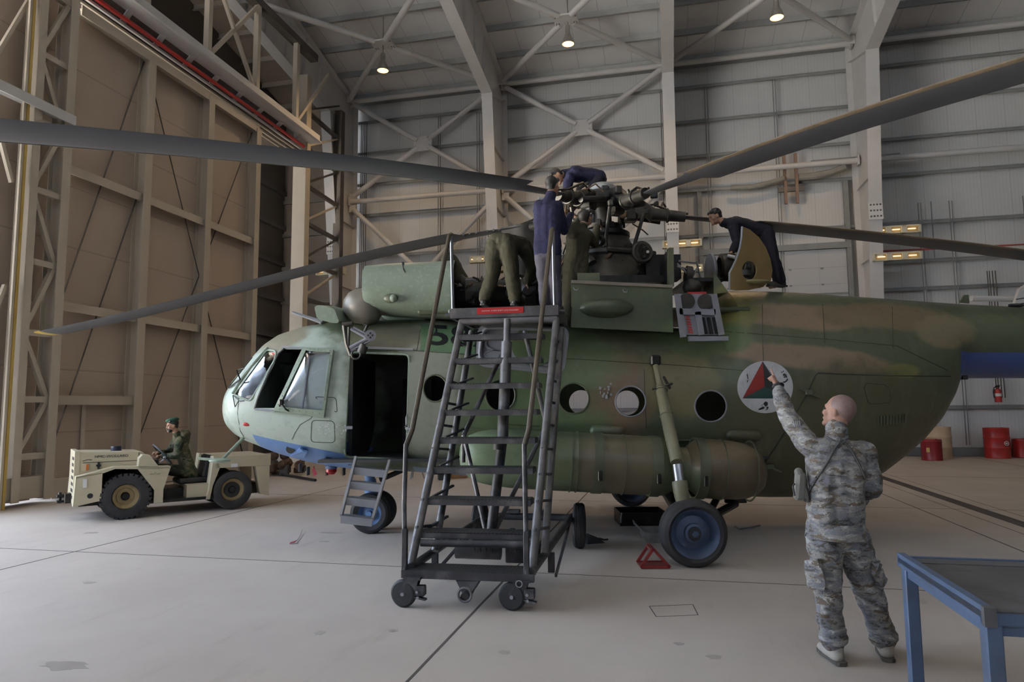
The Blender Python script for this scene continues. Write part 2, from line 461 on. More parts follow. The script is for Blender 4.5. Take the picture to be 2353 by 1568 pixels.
# portal frames: tapered column and rafter
def frame(u, label):
    o = thing('steel_frame', label, 'steel frame', tuple(H(u, 26, 0)), -YAW, 'portal frames along the back wall', kind='structure')
    L = lambda v, z: (0, v - 26, z)
    inner = [(25.95, 0), (24.05, 13.72), (17.8, 14.66), (5.5, 18.3)]
    outer = [(26.55, 0), (26.55, ROOF(26.55) - .3), (17.8, ROOF(17.8) - .3), (5.5, ROOF(5.5) - .3)]
    w = MB()
    for i in range(3):
        w.prism([(-.008, inner[i][0] - 26, inner[i][1]), (-.008, inner[i + 1][0] - 26, inner[i + 1][1]), (-.008, outer[i + 1][0] - 26, outer[i + 1][1]), (-.008, outer[i][0] - 26, outer[i][1])], (.016, 0, 0))
    web = w.build('web', M_steel, o, 0)
    st = MB()
    for t in (.12, .3, .5, .7, .87):
        for q in (0, 1):
            a = [inner[q][k] + (inner[q + 1][k] - inner[q][k]) * t for k in (0, 1)]; b = [outer[q][k] + (outer[q + 1][k] - outer[q][k]) * t for k in (0, 1)]
            if q == 0: b[1] = a[1]
            else: b = [a[0] + .25, ROOF(a[0] + .25) - .3]
            st.beam(L(*a), L(*b), .2, .012, (0, 1, 0) if q else (0, 0, 1))
    st.beam(L(24.05, 13.72), L(26.5, 14.5), .3, .02)
    st.build('stiffener', M_steel, web, 0)
    f = MB()
    for a, b in ((0, 1), (1, 2), (2, 3)): f.beam(L(*inner[a]), L(*inner[b]), .42, .03, (0, 1, 0) if a == 0 else (0, 0, 1))
    fl_ = f.build('inner_flange', M_steel, o, 0)
    f = MB()
    for a, b in ((0, 1), (1, 2), (2, 3)): f.beam(L(*outer[a]), L(*outer[b]), .42, .03, (0, 1, 0) if a == 0 else (0, 0, 1))
    f.build('outer_flange', M_steel, o, 0)
    MB().box((0, -.02, .05), (.6, 1.3, .1)).build('base_plate', M_steel, o, 0)
    # bolted splice plate with two rows of holes
    z = 8.35; v = 25.95 - (25.95 - 24.05) * z / 13.72 - .035
    d = MB().box((0, v - 26, z), (.44, .03, .62))
    for i in range(3):
        for j in range(4): d.cyl((-.15 + .1 * j, v - 26 - .02, z - .2 + .2 * i), (-.15 + .1 * j, v - 26 - .011, z - .2 + .2 * i), .034, n=8, m=1)
    d.build('splice_plate', [M_white, M_darksteel], o, 0)
    return o
FL = ['cream steel frame in the dark corner beside the hangar doors', 'second cream steel frame from the left, standing behind the upper rotor blade root',
      'third cream steel frame from the left, rising behind the rotor hub', 'cream steel frame right of the white roller door', 'cream steel frame at the far right beyond the tail boom']
for u, l in zip(FRAMES, FL): frame(u, l)

# tube bracing between the frames
def brace_x(name, label, pts, ctr, group):
    o = thing(name, label, 'bracing', tuple(H(*ctr)), -YAW, group)
    c = V(ctr)
    for p in pts:
        p = V(p) - c; MB().cyl(p * .955, p * .07, .105, n=12).build('tube', M_steel, o)
        MB().box(p * .97, (.3, .03, .3)).build('end_plate', M_steel, o, 0)
    nrm = (V(pts[0]) - c).cross(V(pts[1]) - c).normalized(); r = (V(pts[0]) - V(pts[1])).normalized() if abs((V(pts[0]) - V(pts[1])).z) < .6 else V((1, 0, 0))
    r = V((1, 0, 0)); u2 = nrm.cross(r).normalized(); R = Matrix((r, nrm, u2)).transposed()
    d = MB().bbox((0, 0, 0), (.82, .06, .66), R, .02)
    for sx in (-1, 1):
        for sz in (-1, 1):
            for i in (0, 1):
                for j in (0, 1):
                    q = R @ V((sx * (.26 + .085 * i), 0, sz * (.18 + .085 * j)))
                    d.cyl(q - nrm * .04, q + nrm * .04, .024, n=8, m=1)
    d.build('gusset_plate', [M_steel, M_darksteel], o, 0)
VB = 26.15
def wallx(b, z0, z1, l):
    a, e = FRAMES[b] + .1, FRAMES[b + 1] - .1
    brace_x('cross_brace', l, [(a, VB, z0), (e, VB, z0), (a, VB, z1), (e, VB, z1)], ((a + e) / 2, VB, (z0 + z1) / 2), 'tube cross braces')
wallx(0, 10.75, 15.0, 'upper tube cross brace with square plate on the wall left of the second column')
wallx(1, 10.75, 15.0, 'upper tube cross brace with square plate on the wall behind the bending mechanic')
wallx(0, 4.2, 10.4, 'lower tube cross brace behind the left rotor blade root')
wallx(1, 4.2, 10.4, 'lower tube cross brace hidden mostly behind the rotor hub')
def roofx(b, l):
    a, e = FRAMES[b] + .1, FRAMES[b + 1] - .1; f = lambda v: 13.72 + .152 * (24.05 - v) + .35
    brace_x('cross_brace', l, [(a, 25.9, 15.0), (e, 25.9, 15.0), (a, 18.2, f(18.2)), (e, 18.2, f(18.2))], ((a + e) / 2, 22.0, 15.0), 'tube cross braces')
roofx(0, 'tube cross brace under the roof above the leftmost hanging lamp')
roofx(1, 'tube cross brace under the roof above the middle hanging lamp')
roofx(2, 'tube cross brace under the roof above the rightmost hanging lamp')
def strut(b, z, l):
    a, e = FRAMES[b] + .05, FRAMES[b + 1] - .05
    MB_ = MB().cyl((-(e - a) / 2, 0, 0), ((e - a) / 2, 0, 0), .105, n=14)
    for s in (-1, 1): MB_.box((s * (e - a) / 2 * .985, 0, 0), (.05, .3, .36))
    o = MB_.build('strut_tube', M_steel); o.location = H((a + e) / 2, VB, z); o.rotation_euler.z = -YAW
    tag(o, l, 'strut', 'horizontal tube struts')
for b, n in enumerate(('left of the second column', 'between the second and third column', 'above the white roller door', 'right of the roller door')):
    strut(b, 15.05, 'high cream tube strut under the eaves ' + n)
    strut(b, 10.6, 'lower cream tube strut halfway up the wall ' + n)

# hanging lamps
M_lampglow = emit('lamp_glow', (1.0, .58, .22), 4.5)
M_lampshade = mat('lamp_housing', (.35, .33, .30), .35, .6)
def lamp(u, v, z, label):
    o = thing('hanging_lamp', label, 'lamp', tuple(H(u, v, z)), 0, 'high bay lamps under the roof')
    top = ROOF(v) - z
    MB().cyl((0, 0, .62), (0, 0, top - .25), .012, n=6).build('suspension_cable', M_darksteel, o)
    MB().lathe([(0, .66), (.07, .66), (.08, .62), (.085, .36), (.11, .33), (.11, .3)], (0, 0, 0), (0, 0, 1), 20).build('ballast', M_lampshade, o)
    MB().lathe([(.11, .30), (.15, .22), (.20, .08), (.215, 0), (.20, 0), (.185, .07), (.13, .21), (.08, .28)], (0, 0, 0), (0, 0, 1), 28).build('lamp_shade', M_lampshade, o)
    MB().lathe([(0, .03), (.192, .03), (.197, .012), (0, .0)], (0, 0, 0), (0, 0, 1), 28).build('lens', M_lampglow, o)
    l = bpy.data.lights.new('lamp_light', 'SPOT'); l.energy = LAMP_WATT; l.color = (1, .68, .36); l.spot_size = math.radians(150); l.spot_blend = .6; l.shadow_soft_size = .18
    lo = bpy.data.objects.new('lamp_light', l); COL.objects.link(lo); lo.parent = o; lo.location = (0, 0, -.03)
lamp(-9.75, 22.03, 14.0, 'leftmost of the three glowing lamps hanging under the roof')
lamp(-3.0, 22.1, 14.15, 'middle one of the three glowing lamps hanging under the roof')
lamp(3.6, 21.4, 13.75, 'rightmost of the three glowing lamps hanging under the roof, at the photo edge')

# sliding door leaves on the left
d1 = MB().box((UL - .1, 15.25, 5.4), (.08, 6.95, 10.7)).build('door_1', M_door, smooth=0); struct(hang(d1))
def post(o, u, v, z0, z1, w=.24, d=.3, m=None): MB().box((u, v, (z0 + z1) / 2), (d, .02, z1 - z0)).box((u + d / 2, v, (z0 + z1) / 2), (.02, w, z1 - z0)).box((u - d / 2, v, (z0 + z1) / 2), (.02, w, z1 - z0)).build('post', m or M_doorsteel, o, 0)
for v in (14.05, 16.35, 18.65): post(d1, UL + .1, v, .3, 10.7)
def rail(o, u, v0, v1, z, h=.2, d=.22, m=None): MB().box((u, (v0 + v1) / 2, z), (d, v1 - v0, .02)).box((u + d / 2, (v0 + v1) / 2, z), (.02, v1 - v0, h)).build('rail', m or M_doorsteel, o, 0)
for z in (7.05, 4.05): rail(d1, UL + .06, 11.9, 18.65, z)
rail(d1, UL + .08, 11.9, 18.7, 10.7, .24, .3); rail(d1, UL + .06, 11.9, 14.0, 2.05); rail(d1, UL + .1, 11.8, 18.7, .22, .4, .3)
for a, b in (((11.95, 1.0), (13.95, 7.0)), ((14.1, .5), (18.6, 10.6)), ((14.1, 10.6), (18.6, .5)), ((12.0, 4.2), (14.0, 10.6))):
    MB().cyl((UL + .02, a[0], a[1]), (UL + .02, b[0], b[1]), .016, n=6).build('tie_rod', M_darksteel, d1)
pd = MB().box((UL + .0, 12.75, 1.05), (.06, .06, 2.0)).box((UL + .0, 12.35, 2.02), (.06, .85, .06)).build('personnel_door_frame', M_doorsteel, d1, 0)
d2 = MB().box((UL + .12, 10.4, 5.4), (.06, 2.0, 10.7)).build('door_2', M_door, smooth=0); struct(hang(d2))
UB = UL + .5
post(d2, UB, 11.33, .1, 12.5, .2, .34, M_doorsteel); post(d2, UB, 10.62, .1, 12.5, .16, .34, M_doorsteel)
MB().box((UB + .12, 10.42, 6), (.06, .06, 12)).build('guide_rail', M_yellow, d2, 0)
MB().box((UB + .14, 10.34, 6), (.05, .05, 12)).build('seal_strip', M_doorsteel, d2, 0)
zz = [.95, 2.05, 3.35, 4.75, 6.2, 7.6, 9.0, 10.4]
for i, z in enumerate(zz):
    rail(d2, UB, 10.62, 11.33, z, .12, .2)
    if i < len(zz) - 1:
        a, b = ((10.66, z), (11.28, zz[i + 1])) if i % 2 == 0 else ((11.28, z), (10.66, zz[i + 1]))
        MB().beam((UB + .05, *a), (UB + .05, *b), .09, .09).build('lacing', M_doorsteel, d2, 0)
MB().box((UB + .12, 10.1, 7.86), (.3, 2.6, .06)).box((UB + .26, 10.1, 7.86), (.03, 2.6, .2)).build('girder', M_steel, d2, 0)
for a, b in (((9.6, 8.1), (10.3, 6.2)), ((9.6, 2.0), (10.3, 4.2)), ((9.7, 8.2), (10.5, 10.2))): MB().beam((UB, *a), (UB, *b), .07, .07).build('lacing', M_doorsteel, d2, 0)
MB().box((UB - .08, 10.42, .35), (.36, 2.0, .42)).build('base_beam', M_doorsteel, d2, 0)
# tower column of the door pocket, with lacing back to the corner frame
tw = thing('lattice_column', 'cream lattice column at the far end of the hangar door', 'column', tuple(H(-12.75, 21.6, 0)), -YAW)
MB().box((0, 0, 7), (.5, .03, 14)).box((0, .3, 7), (.5, .03, 14)).box((.24, .15, 7), (.03, .3, 14)).build('post', M_doorsteel, tw, 0)
MB().box((-.1, 3.2, 7), (.3, .3, 14)).build('rear_post', M_darksteel, tw, 0)
for i in range(9):
    z = 1.6 + 1.4 * i; MB().beam((.0, .3, z), (-.1, 3.1, z), .12, .14).build('rung', M_darksteel, tw, 0)
    MB().beam((.0, .3, z), (-.1, 3.1, z + 1.4), .07, .07).build('lacing', M_doorsteel if i % 2 else M_darksteel, tw, 0)
# header truss over the door
ht = thing('door_header_truss', 'cream truss over the hangar door with red track below', 'truss', tuple(H(-12.2, 17, 11.4)), -YAW)
MB().box((0, -7, .12), (.36, 23.4, .28)).box((.02, -7, .0), (.5, 23.4, .03)).build('bottom_chord', M_steel, ht, 0)
MB().box((-.1, -7, 3.2), (.3, 23.4, .25)).build('top_chord', M_darksteel, ht, 0)
for i in range(9):
    v = 3.4 - 2.3 * i
    MB().box((-.05, v, 1.6), (.16, .16, 3.0)).build('vertical', M_doorsteel, ht, 0)
    MB().beam((-.05, v, .2), (-.05, v - 2.3, 3.1) if i % 2 else (-.05, v + 2.3, 3.1), .1, .1).build('diagonal', M_doorsteel, ht, 0)
MB().cyl((-.22, -19, -.25), (-.22, 4.3, -.25), .055, n=8).build('track', M_red, ht)
for k, (u, z) in enumerate(((-.34, -.33), (-.50, -.36), (-.66, -.40), (-.8, -.44))): MB().box((u, -7.3, z), (.06, 23.6, .06)).build('guide_channel', M_doorsteel if k else M_steel, ht, 0)
for i in range(16): MB().beam((-.1, 3.8 - 1.1 * i, -.02), (-.5, 4.0 - 1.1 * i, -.14), .14, .05).build('hanger', M_steel, ht, 0)
MB().box((-1.5, -1.5, -.3), (2.3, 12.0, .03)).build('soffit', M_dark, ht, 0)

# white sectional door in the back wall
g = NB(bpy.data.materials.new('sectional_door')); x = g.sep(g.coords())
sm = g.math('MAXIMUM', g.math('LESS_THAN', g.math('FRACT', g.math('DIVIDE', x[2], .62)), .03), g.math('LESS_THAN', g.math('FRACT', g.math('DIVIDE', x[0], 1.1)), .012))
g.bump(g.math('SUBTRACT', 1., sm), .3, .02)
M_sect = g.color(g.mix(g.math('MULTIPLY', sm, .6), (.53, .525, .515), (.32, .315, .31)), .5)
d3 = MB().box((3.95, VW - .14, 3.75), (5.0, .12, 7.5)).build('door_3', M_sect, smooth=0); struct(hang(d3))
MB().box((1.36, VW - .2, 5.0), (.16, .2, 10)).box((6.54, VW - .2, 5.0), (.16, .2, 10)).box((3.95, VW - .2, 7.62), (5.3, .24, .22)).build('door_frame', M_girt, d3, 0)
for u in (2.3, 3.4, 4.5, 5.6):
    for z in (4.4, 5.0, 5.6, 6.2, 6.8): MB().box((u, VW - .22, z), (.09, .05, .05)).build('hinge', M_girt, d3, 0)
MB().box((3.95, VW - .22, 5.85), (5.0, .05, .06)).build('rail', M_girt, d3, 0)
# curved exhaust duct hung on a frame above the roller door
du = thing('exhaust_duct', 'dark curved duct hung on posts above the white roller door', 'duct', tuple(H(4.4, VW - .5, 9.9)), -YAW)
MB().tube([(-1.9, 0, .1), (-1.2, 0, .05), (-.6, 0, .15), (.0, 0, .3)], .1, 10).tube([(.5, 0, .3), (1.0, 0, .3), (1.6, 0, .38), (2.1, 0, .55)], .13, 10).build('duct', mat('duct_grey', (.22, .21, .18), .6), du)
for k in (.05, .45): MB().box((k, .1, .3), (.1, .12, 1.9)).build('support', mat('duct_support', (.16, .10, .07), .6), du, 0)
MB().box((.25, .1, -.1), (.9, .1, .18)).build('support', M_darksteel, du, 0)
MB().box((2.5, .2, .9), (3.0, .1, .12)).build('support', M_girt, du, 0)

# strip light fittings on the columns
M_cream = mat('cream_fitting', (.74, .68, .50), .45); M_amber = mat('amber_reflector', (.62, .40, .14), .35, .3)
M_strip = emit('fitting_tube', (1, .85, .6), 1.0)
def fitting(px, py, v, w, label):
    p = PV(px, py, v); o = thing('wall_light_fitting', label, 'light fitting', tuple(H(p.x, p.y, p.z)), -YAW, 'three-window light fittings on the columns')
    h = .27
    fr = MB().box((0, .06, 0), (w, .1, h)).box((0, -.04, h / 2 - .02), (w, .14, .04)).box((0, -.04, -h / 2 + .02), (w, .14, .04))
    for k in range(4): fr.box((-w / 2 + .03 + k * (w - .06) / 3, -.04, 0), (.06 if k in (0, 3) else .16, .14, h))
    fr.build('housing', M_cream, o, 0)
    for k in range(3):
        x = -w / 2 + .03 + (k + .5) * (w - .06) / 3
        r = MB().box((x, .0, 0), ((w - .06) / 3 - .1, .02, h - .08)).build('reflector', M_amber, o, 0)
        MB().cyl((x - .12, -.05, .01), (x + .12, -.05, .01), .022, n=8).build('tube', M_strip, r)
fitting(1567, 561, 25.0, 1.38, 'cream three-window light fitting behind the green engine panel post')
fitting(760, 625, 25.1, 1.24, 'cream light fitting on the corner column above the cockpit')
fitting(2060, 590, 25.0, 1.5, 'lower cream light fitting on the column under the right rotor blade')
fitting(2058, 529, 25.0, 1.5, 'upper cream light fitting on the column, crossed by the right rotor blade')
fitting(1098, 597, 25.1, .62, 'small lit fitting between the bending olive mechanic and the cowling')
fitting(1585, 618, 25.2, .9, 'cream light fitting low behind the engine compartment pipes')

# drums, extinguisher and other things along the back wall
M_creamdrum = mat('cream_drum', (.62, .46, .30), .5, dirt=(.2, .12, .06)); M_reddrum = mat('red_drum', (.36, .022, .018), .38, dirt=(.12, .02, .02), dscale=4); M_dkred = mat('dark_red_pail', (.22, .012, .018), .35)
def drum(px, py, r, h, m, label, ribs=True):
    p = PZ(px, py); o = thing('drum', label, 'drum', (p.x, p.y, 0), 0, 'drums along the wall')
    pr = [(0, 0), (r, 0), (r * 1.02, .015), (r, .03)]
    for z in ((h * .34, h * .67) if ribs else (h * .9,)): pr += [(r, z - .03), (r * 1.035, z), (r, z + .03)]
    pr += [(r, h - .03), (r * 1.02, h - .015), (r * .99, h), (r * .95, h - .01), (0, h - .015)]
    MB().lathe(pr, (0, 0, 0), (0, 0, 1), 32).build('barrel', m, o)
    MB().cyl((r * .55, 0, h - .015), (r * .55, 0, h + .012), .035, n=12).cyl((-r * .6, .05, h - .015), (-r * .6, .05, h + .01), .022, n=10).build('bung', m, o)
    return o
drum(2160, 1053, .37, 1.05, M_creamdrum, 'cream drum against the wall behind the small dark red pail')
dr = drum(2142, 1058, .30, .67, M_dkred, 'small dark red pail in front of the cream drum', False)
MB().box((-.23, -.2, .34), (.1, .012, .14), Matrix.Rotation(-.85, 3, 'Z')).build('yellow_label', M_yellow, dr, 0)
dr = drum(2293, 1053, .37, 1.0, M_reddrum, 'tall red drum with a round white emblem below the tail boom')
p = V((-.0, -.378, .5)); MB().ring((.06, -.376, .5), (0, 1, 0), .07, .012, 20, 6).cyl((.06, -.37, .5), (.06, -.378, .5), .035, n=10).build('emblem', M_white, dr)
drum(2352, 1052, .3, .62, M_reddrum, 'red can cut by the right edge of the photo', False)
q = PV(2287, 910, VW - .25)
fe = thing('fire_extinguisher', 'red fire extinguisher standing on the lower wall girt', 'fire extinguisher', tuple(H(q.x, q.y - .2, 1.85)), 0)
MB().lathe([(0, 0), (.1, 0), (.105, .02), (.105, .38), (.08, .44), (.03, .47), (.03, .5), (0, .5)], (0, 0, 0), (0, 0, 1), 20).build('cylinder', M_red, fe)
MB().box((0, 0, .53), (.05, .16, .05)).box((0, -.06, .57), (.03, .18, .02)).build('valve', M_black, fe, 0)
MB().tube([(-.03, 0, .52), (-.13, -.02, .5), (-.16, -.02, .35), (-.14, -.02, .15)], .018, 8).build('hose', M_black, fe)
MB().cyl((0, 0, .2), (0, 0, .3), .107, n=20).build('label', M_white, fe)
bx = thing('white_panel', 'white slanted panel with red edge at the right edge of the photo', 'panel', tuple(PY(2346, 696, 20)), 0)
MB().prism([(-.22, 0, -.12), (.5, 0, -.12), (.5, 0, .75), (.0, 0, .42)], (0, .12, 0)).build('panel', M_white, bx, 0)
MB().beam((-.2, -.005, -.06), (.5, -.005, .05), .01, .03).beam((-.14, -.005, .1), (.5, -.005, .2), .01, .03).build('stripe', M_darksteel, bx, 0)
bm_ = MB().cyl((0, 0, 0), (2.6, 0, -.05), .09, n=12); o = bm_.build('pale_tube', M_white); o.location = PY(2232, 690, 21); o.location.z += .05
tag(o, 'pale tube lying on the wall shelf behind the tail boom', 'tube')
# dark wreckage and hose behind the tractor
jk = thing('scrap_heap', 'dark scrap machine parts behind the tow tractor and nose', 'scrap', tuple(PZ(650, 1092)), 0)
M_rust = mat('rusty_metal', (.09, .05, .03), .7, .3, var=.5, scale=9)
rr = random.Random(3)
for i in range(26):
    x, y, z = rr.uniform(-.55, .55), rr.uniform(-.3, .3), abs(rr.gauss(0, .18)) + .1
    if i % 3 == 0: MB().cyl((x, y, z), (x + rr.uniform(-.3, .3), y + rr.uniform(-.2, .2), max(.05, z + rr.uniform(-.2, .2))), rr.uniform(.03, .08), n=8).build('pipe', M_rust if i % 2 else M_darksteel, jk)
    elif i % 3 == 1: MB().bbox((x, y, z), (rr.uniform(.1, .3), rr.uniform(.1, .3), min(2 * z, rr.uniform(.1, .3))), None, .02).build('block', M_darksteel if i % 2 else M_rust, jk)
    else: MB().lathe([(0, 0), (.12, 0), (.14, .05), (.1, .1), (0, .1)], (x, y, z), (rr.uniform(-1, 1), -1, .4), 14).build('wheel', M_rust, jk)
hz = MB().tube([PZ(612, 1084, .05), PZ(650, 1091, .05), PZ(690, 1098, .045), PZ(725, 1104, .04)], .035, 8).build('hose', M_black); tag(hz, 'black hose lying on the floor beside the scrap parts', 'hose')
for k, (x, y, w, h_, m, l) in enumerate(((1052, 1098, .45, .28, mat('carton', (.42, .24, .12), .8), 'brown carton on the floor seen under the helicopter belly'), (1018, 1103, .25, .36, M_black, 'small black case beside the brown carton under the belly'))):
    p = PZ(x, y); o = thing('carton' if k == 0 else 'tool_case', l, 'box', tuple(p), .2)
    MB().bbox((0, 0, h_ / 2), (w, .3, h_), None, .01).build('body', m, o, 0)
    MB().box((0, 0, h_ + .005), (w * .98, .05, .008)).build('tape' if k == 0 else 'handle', M_darksteel, o, 0)
p = PZ(955, 1100); o = thing('camo_bag', 'grey stool with a flat base under the helicopter belly', 'stool', tuple(p), 0); o.name = 'stool'
for k in range(3): MB().cyl((.22 * math.cos(k * 2.1), .22 * math.sin(k * 2.1), 0), (.1 * math.cos(k * 2.1), .1 * math.sin(k * 2.1), .42), .018, n=8).build('leg', M_girt, o)
MB().lathe([(0, .42), (.17, .42), (.18, .44), (.17, .46), (0, .46)], (0, 0, 0), (0, 0, 1), 20).build('seat', M_girt, o)
# ================================================================ the helicopter
HY = 10.3                                # depth of its centre plane
heli = thing('helicopter', 'camouflage green and brown transport helicopter with open engine cowlings and five drooping rotor blades', 'helicopter', (2.0, HY, 0), world=True)

def camo_mat(name, patches, blues=(), rough=.42, base=(.078, .096, .054)):
    g = NB(bpy.data.materials.new(name)); p = g.pos(); x = g.sep(p)
    n = g.noise(p, 1.7, 5, .6); nf = g.noise(p, 9, 6, .6); nst = g.noise(g.mapping(p, (2, 2, .7)), 2.2, 7, .65)
    col = g.mix(g.sstep(n, .35, .7), base, tuple(k * .78 for k in base))
    for (px, py, rx, ry, c, ang) in patches:
        P = PY(px, py, 9.1); sc = 1569 / 9.05
        dx = g.math('SUBTRACT', x[0], P.x); dz = g.math('SUBTRACT', x[2], P.z)
        ca, sa = math.cos(ang), math.sin(ang)
        a = g.math('DIVIDE', g.math('ADD', g.math('MULTIPLY', dx, ca), g.math('MULTIPLY', dz, sa)), rx / sc)
        b = g.math('DIVIDE', g.math('SUBTRACT', g.math('MULTIPLY', dz, ca), g.math('MULTIPLY', dx, sa)), ry / sc)
        d = g.math('ADD', g.math('ADD', g.math('MULTIPLY', a, a), g.math('MULTIPLY', b, b)), g.math('MULTIPLY', g.math('SUBTRACT', n, .5), 1.6))
        col = g.mix(g.math('SUBTRACT', 1., g.sstep(d, .55, 1.25)), col, c)
    col = g.mix(g.math('MULTIPLY', g.sstep(nf, .5, .8), .3), col, tuple(k * .5 for k in base))
    col = g.mix(g.math('MULTIPLY', g.sstep(nst, .52, .75), .3), col, (.20, .18, .12))
    for (x0, x1, y0, y1, c) in blues:      # blue belly under the line through two photo points
        A, B = PY(x0, y0, 9.15), PY(x1, y1, 9.15)
        line = g.math('ADD', g.math('MULTIPLY', g.math('SUBTRACT', x[0], A.x), (B.z - A.z) / (B.x - A.x)), A.z)
        m = g.math('MULTIPLY', g.math('LESS_THAN', x[2], line), g.math('MULTIPLY', g.math('GREATER_THAN', x[0], A.x - .02), g.math('LESS_THAN', x[0], B.x)))
        col = g.mix(m, col, c)
    g.bump(g.noise(p, 30, 4), .05, .01)
    return g.color(col, g.math('ADD', rough, g.math('MULTIPLY', g.math('SUBTRACT', nf, .5), .3)), spec=.5)
TAN, BRN, KHK, OLV, DKG, BLU = (.235, .17, .11), (.135, .10, .062), (.265, .275, .215), (.17, .17, .06), (.085, .125, .06), (.13, .235, .46)
M_camo = camo_mat('camouflage_and_shading', [
    (640, 930, 170, 210, (.45, .51, .42), 0),     (985, 900, 70, 190, KHK, .05), (620, 770, 70, 40, (.26, .24, .17), .3), (900, 770, 90, 30, (.13, .125, .085), 0), (1400, 905, 110, 120, BRN, .3), (1560, 880, 90, 80, (.15, .14, .07), 0),  # first patch: light sage nose, with the daylight on it put into the colour
    (1850, 722, 150, 36, TAN, -.06), (1860, 822, 210, 30, TAN, -.12), (2080, 715, 190, 40, (.16,.125,.07), 0), (2230, 750, 90, 45, (.2, .17, .10), 0), (2090, 852, 50, 18, OLV, 0), (1700, 700, 60, 60, OLV, 0),
    (1290, 830, 150, 90, DKG, 0), (1230, 990, 160, 160, DKG, .1), (1620, 770, 120, 50, DKG, 0), (1950, 1010, 320, 170, (.075, .075, .04), 0)],  # last patch: dark green rear belly, deepened with painted shade
    [(560, 792, 1002, 1048, BLU), (940, 1330, 1080, 1113, (.17, .22, .30)), (2262, 2480, 801, 801, (.045, .085, .26))])
M_tankpaint = camo_mat('tank_paint', [(1400, 1060, 90, 90, (.115, .10, .06), .2), (1650, 1030, 130, 50, (.12, .09, .05), 0), (1120, 1040, 90, 80, (.16, .21, .12), 0), (1680, 1100, 100, 60, (.09, .07, .04), 0)], base=(.10, .125, .066), rough=.38)
M_sage = mat('sage_paint', (.255, .31, .225), .38, var=.14, scale=2.5, dirt=(.5, .5, .44), dscale=22, damt=.35)
M_dkgreen = mat('dark_green_paint', (.075, .085, .05), .5, var=.2)
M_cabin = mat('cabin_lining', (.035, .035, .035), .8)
M_gun = mat('gearbox_metal', (.05, .047, .042), .45, .6, var=.35, scale=7)
M_blackm = mat('oily_black_metal', (.02, .019, .018), .35, .5, var=.4, scale=9)
M_alu = mat('bare_aluminium', (.34, .345, .36), .4, .55, var=.15)
M_chrome = mat('polished_steel', (.50, .50, .51), .28, 1., var=.03)
M_greyp = mat('grey_primer', (.25, .25, .27), .55, .1, var=.15, scale=6)
M_seam = mat('seam_dark', (.03, .035, .022), .8)
M_rust2 = mat('brown_metal', (.10, .06, .035), .5, .5, var=.4, scale=8)
M_tyre = mat('tyre_rubber', (.026, .026, .028), .72, var=.3, scale=6)
M_bluewheel = mat('blue_wheel_paint', (.055, .085, .155), .4, .1, var=.15, dirt=(.04, .03, .025), dscale=6)
M_blade = mat('blade_grey', (.062, .066, .078), .5, .1, var=.12, scale=2)
M_bladelead = mat('blade_leading_edge', (.17, .13, .085), .5, .1, var=.25, scale=6)
g = NB(bpy.data.materials.new('window_glass'))
M_glass = g.m; g.nt.nodes.remove(g.b)
_o = g.nt.nodes['Material Output']; _t = g.nt.nodes.new('ShaderNodeBsdfTransparent'); _t.inputs[0].default_value = (.80, .80, .86, 1)
_g = g.nt.nodes.new('ShaderNodeBsdfGlossy'); _g.inputs['Roughness'].default_value = .06
_f = g.nt.nodes.new('ShaderNodeFresnel'); _f.inputs[0].default_value = 1.28; _m = g.nt.nodes.new('ShaderNodeMixShader')
g.L.new(_f.outputs[0], _m.inputs[0]); g.L.new(_t.outputs[0], _m.inputs[1]); g.L.new(_g.outputs[0], _m.inputs[2]); g.L.new(_m.outputs[0], _o.inputs[0])

# hull stations: photo x, top, bottom, half width, squareness
ST = [(519, 930, 952, .06, 2), (521, 914, 966, .22, 2), (526, 898, 980, .40, 2), (536, 880, 994, .58, 2.1), (552, 860, 1006, .74, 2.1), (575, 836, 1018, .88, 2.15), (600, 808, 1027, .98, 2.2), (622, 785, 1036, 1.04, 2.25), (650, 767, 1046, 1.10, 2.3),
      (700, 751, 1060, 1.17, 2.35), (760, 741, 1073, 1.22, 2.4), (820, 737, 1080, 1.25, 2.4), (940, 736, 1085, 1.26, 2.4), (1100, 738, 1098, 1.26, 2.4), (1300, 744, 1114, 1.26, 2.4), (1500, 752, 1130, 1.26, 2.4), (1636, 757, 1141, 1.26, 2.4),
      (1652, 700, 1142, 1.26, 2.3), (1668, 668, 1143, 1.26, 2.25), (1760, 669, 1146, 1.26, 2.2), (1830, 671, 1146, 1.24, 2.15), (1900, 675, 1140, 1.20, 2.1), (1960, 679, 1120, 1.13, 2.1), (2010, 682, 1094, 1.05, 2.05), (2060, 685, 1058, .95, 2), (2100, 688, 1024, .86, 2),
      (2135, 690, 986, .77, 2), (2160, 692, 946, .69, 2), (2176, 693, 908, .62, 2), (2186, 694, 872, .57, 2), (2200, 695, 868, .56, 2), (2353, 703, 868, .53, 2), (2560, 714, 868, .48, 2), (2700, 722, 868, .45, 2)]
NR = 56
def hull_rings(inset=0., first=0, last=None):
    out = []
    for (px, t, b, w, n) in ST[first:last]:
        T, B = PY(px, t, HY - .15), PY(px, b, HY - .25)
        X, zt, zb = (T.x + B.x) / 2, T.z - inset, B.z + inset * 2.4
        zc, h, w2 = (zt + zb) / 2, (zt - zb) / 2, max(.02, w - inset); r = []
        for j in range(NR):
            a = 2 * PI * j / NR; c, s = math.cos(a), math.sin(a)
            r.append(V((X, HY - w2 * math.copysign(abs(c) ** (2 / n), c), zc + h * math.copysign(abs(s) ** (2 / n), s))))
        out.append(r)
    return out
outer = MB().loft(hull_rings())
_me = outer.mesh('hull_tmp'); _bm = bmesh.new(); _bm.from_mesh(_me); HULL = BVHTree.FromBMesh(_bm); _bm.free(); bpy.data.meshes.remove(_me)
